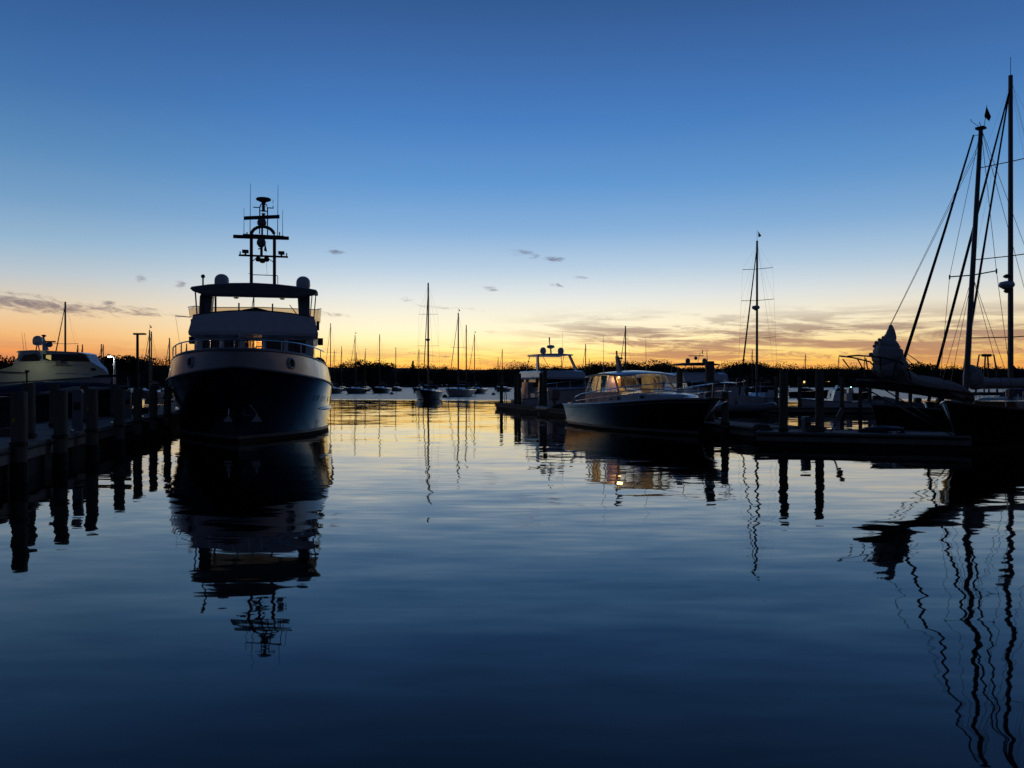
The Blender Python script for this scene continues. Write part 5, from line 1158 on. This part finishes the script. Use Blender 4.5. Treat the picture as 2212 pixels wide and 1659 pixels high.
for (nm, lab, u, d, hd, L, B, fb, m, kw) in (
    ('inflatable_dinghy', 'grey inflatable dinghy low on the left of the dinghy dock', 1600, 54.5, 95, 4.2, 1.8, .62, M_grey, dict(tubes=True, motor=True, msize=.6)),
    ('center_console_boat', 'white centre console skiff framed between the tall pilings and the bowsprit', 1806, 58.5, 275, 5.2, 2.0, .75, M_white, dict(console=True)),
    ('open_skiff', 'open skiff with dark outboard just left of the bowsprit tip', 1862, 60, 170, 4.6, 1.8, .7, M_white, dict(motor=True, msize=1.0)),
    ('covered_dinghy', 'dinghy under a pale cover beneath the bowsprit', 1905, 58.8, 280, 3.6, 1.6, .5, M_white, dict(cover=M_canvas_t, motor=False)),
    ('inflatable_dinghy', 'dark inflatable dinghy behind the pale-covered one', 1925, 60.5, 265, 3.8, 1.7, .6, M_dark, dict(tubes=True, msize=.7)),
    ('inflatable_dinghy', 'second dark inflatable farther right under the bowsprit', 1975, 59.5, 262, 3.8, 1.7, .6, M_grey, dict(tubes=True, msize=.7)),
    ('open_skiff', 'grey skiff with raised outboard below the bagged jib', 2005, 58.0, 275, 4.4, 1.7, .6, M_grey, dict(motor=True)),
    ('center_console_boat', 'centre console boat with bimini beside the tall-masted yacht at the dinghy dock', 1668, 61, 200, 5.6, 2.1, .8, M_white, dict(console=True, bimini=True)),
    ('open_skiff', 'small skiff moored far off between the tall pilings', 1745, 120, 110, 5.5, 2.0, .9, M_black, dict(motor=True)),
    ('open_skiff', 'small dark launch moored far off right of the tall pilings', 1838, 105, 100, 5.0, 1.9, .8, M_black, dict(motor=False, console=True))):
    open_boat(nm, lab, u, d, hd, L, B, fb, m, gI, **kw)
T = open_boat('wooden_launch', 'dark-hulled launch with a pale tarpaulin heap, behind the right foreground dock', 2075, 31.0, 272, 6.4, 2.1, .98, M_black, None, motor=False)
b_ = MB(); P_ = []
for y, w, h in ((1.2,.1,.05),(.9,.5,.22),(.35,.75,.42),(-.2,.8,.5),(-.8,.7,.4),(-1.3,.4,.15),(-1.45,.1,.04)): P_.append([(w*k+.05*math.sin(5*y+3*k), y, .96+h*(1-abs(k)**1.7)+.03*math.sin(7*k+4*y)) for k in (-1,-.7,-.4,-.1,.2,.5,.8,1)])
b_.loft(P_, closed=False, caps=False).build('tarpaulin', M_sail, T, smooth=True)
gK = 'boats berthed behind the left dock'
open_boat('cabin_boat', 'white small cruiser with its bow pointing right behind the nearest left pilings', 30, 33.0, 90, 8.2, 2.9, 1.45, M_navy, gK, cabin=False, motor=False)
open_boat('canvas_covered_boat', 'boat under a long navy cover in front of the white motor yacht', 95, 47, 92, 9.5, 3.0, 1.5, M_navy, gK, cover=M_canvas_n, motor=False)
open_boat('canvas_covered_boat', 'smaller covered boat under the white motor yacht bow', 172, 45, 100, 6.5, 2.6, 1.25, M_navy, gK, cover=M_canvas_t, motor=False)
open_boat('center_console_boat', 'centre console boat with bimini behind the fourth left piling', 240, 48, 150, 6.5, 2.3, .9, M_navy, gK, console=True, bimini=True)
open_boat('open_skiff', 'low white skiff behind the third left piling', 212, 36.5, 100, 4.8, 1.9, .75, M_navy, gK, motor=True)
open_boat('center_console_boat', 'small console boat seen between the fifth and sixth left pilings', 275, 62, 160, 5.8, 2.2, .85, M_navy, gK, console=True)

# ------------------------------------------------------------------ lamp posts on the left and a lift frame at right
T = thing('lamp_post', 'lit lamp post throwing white light down its own pole', 'lamp post', (at_d(247.5, 830, 70).x, 70, .5))
MB().tube([(0,0,0),(0,0,3.75)], [.14,.09], 8).build('pole', mat('white_lamp_pole', (.75,.75,.75), .5), T); MB().tube([(0,0,3.75),(-.2,-.05,3.88),(-.42,-.08,3.9)], .05, 6).build('arm', M_white, T)
hd_ = MB().box(-.55,-.2,-.2,.06,3.86,3.94).build('lamp_head', M_dark, T); MB().box(-.52,-.24,-.18,.03,3.82,3.855).build('lens', mat('white_led_lens', (.9,.9,.9), .5, emit=(.95,1,.95), es=25), hd_)
lamp('lamp_post_light', (-.38,-.3,3.75), 28, (.95,1,.95), T, .06)
T = thing('lamp_post', 'tall unlit lamp post with flat T-shaped head against the sunset', 'lamp post', (at_d(297, 830, 48).x, 48, .4))
MB().tube([(0,0,0),(0,0,4.5)], [.10,.075], 8).build('pole', M_dark, T); MB().box(-.2,.46,-.14,.14,4.48,4.58).build('lamp_head', M_dark, T)
T = thing('lift_frame', 'dark steel hoist frame on the skyline between the two right masts', 'hoist', (at_d(2131, 830, 150).x, 150, 0))
for s in (-1,1):
    MB().tube([(s*1.95,0,0),(s*1.9,0,4.0),(s*1.35,0,7.3)], [.2,.16,.12], 6).build('leg', M_dark, T); MB().tube([(s*.45,0,0),(s*.4,0,4),(s*.22,0,7.1)], .14, 6).build('inner_leg', M_dark, T)
MB().tube([(-1.4,0,7.3),(1.4,0,7.3)], .09, 6).build('cross_beam', M_dark, T); MB().box(-.75,.75,-.3,.3,7.0,7.5).build('winch_house', M_dark, T)
MB().box(-3.2,3.2,-3,3,-.3,.5).build('barge', M_float, T)

# ------------------------------------------------------------------ mooring buoys
for i, (lab, u, v) in enumerate((('dark mooring buoy right of the nearest moored sloop', 961, 858.5), ('pale mooring buoy in open water left of the nearest moored sloop', 846, 852), ('small mooring buoy left of the finger dock end', 1066, 853))):
    T = thing('mooring_buoy', lab, 'buoy', on_water(u, v), 0, 'buoys in the mooring field')
    MB().lathe((0,0,-.2), [(.05,0),(.34,.08),(.42,.3),(.36,.5),(.12,.62),(.05,.66)], 12).build('float', M_dark if i == 0 else M_cream, T, smooth=True)
    MB().tube([(0,0,.4),(0,0,1.0 if i == 0 else .62)], .04, 6).build('pick_up_stick', M_dark, T)
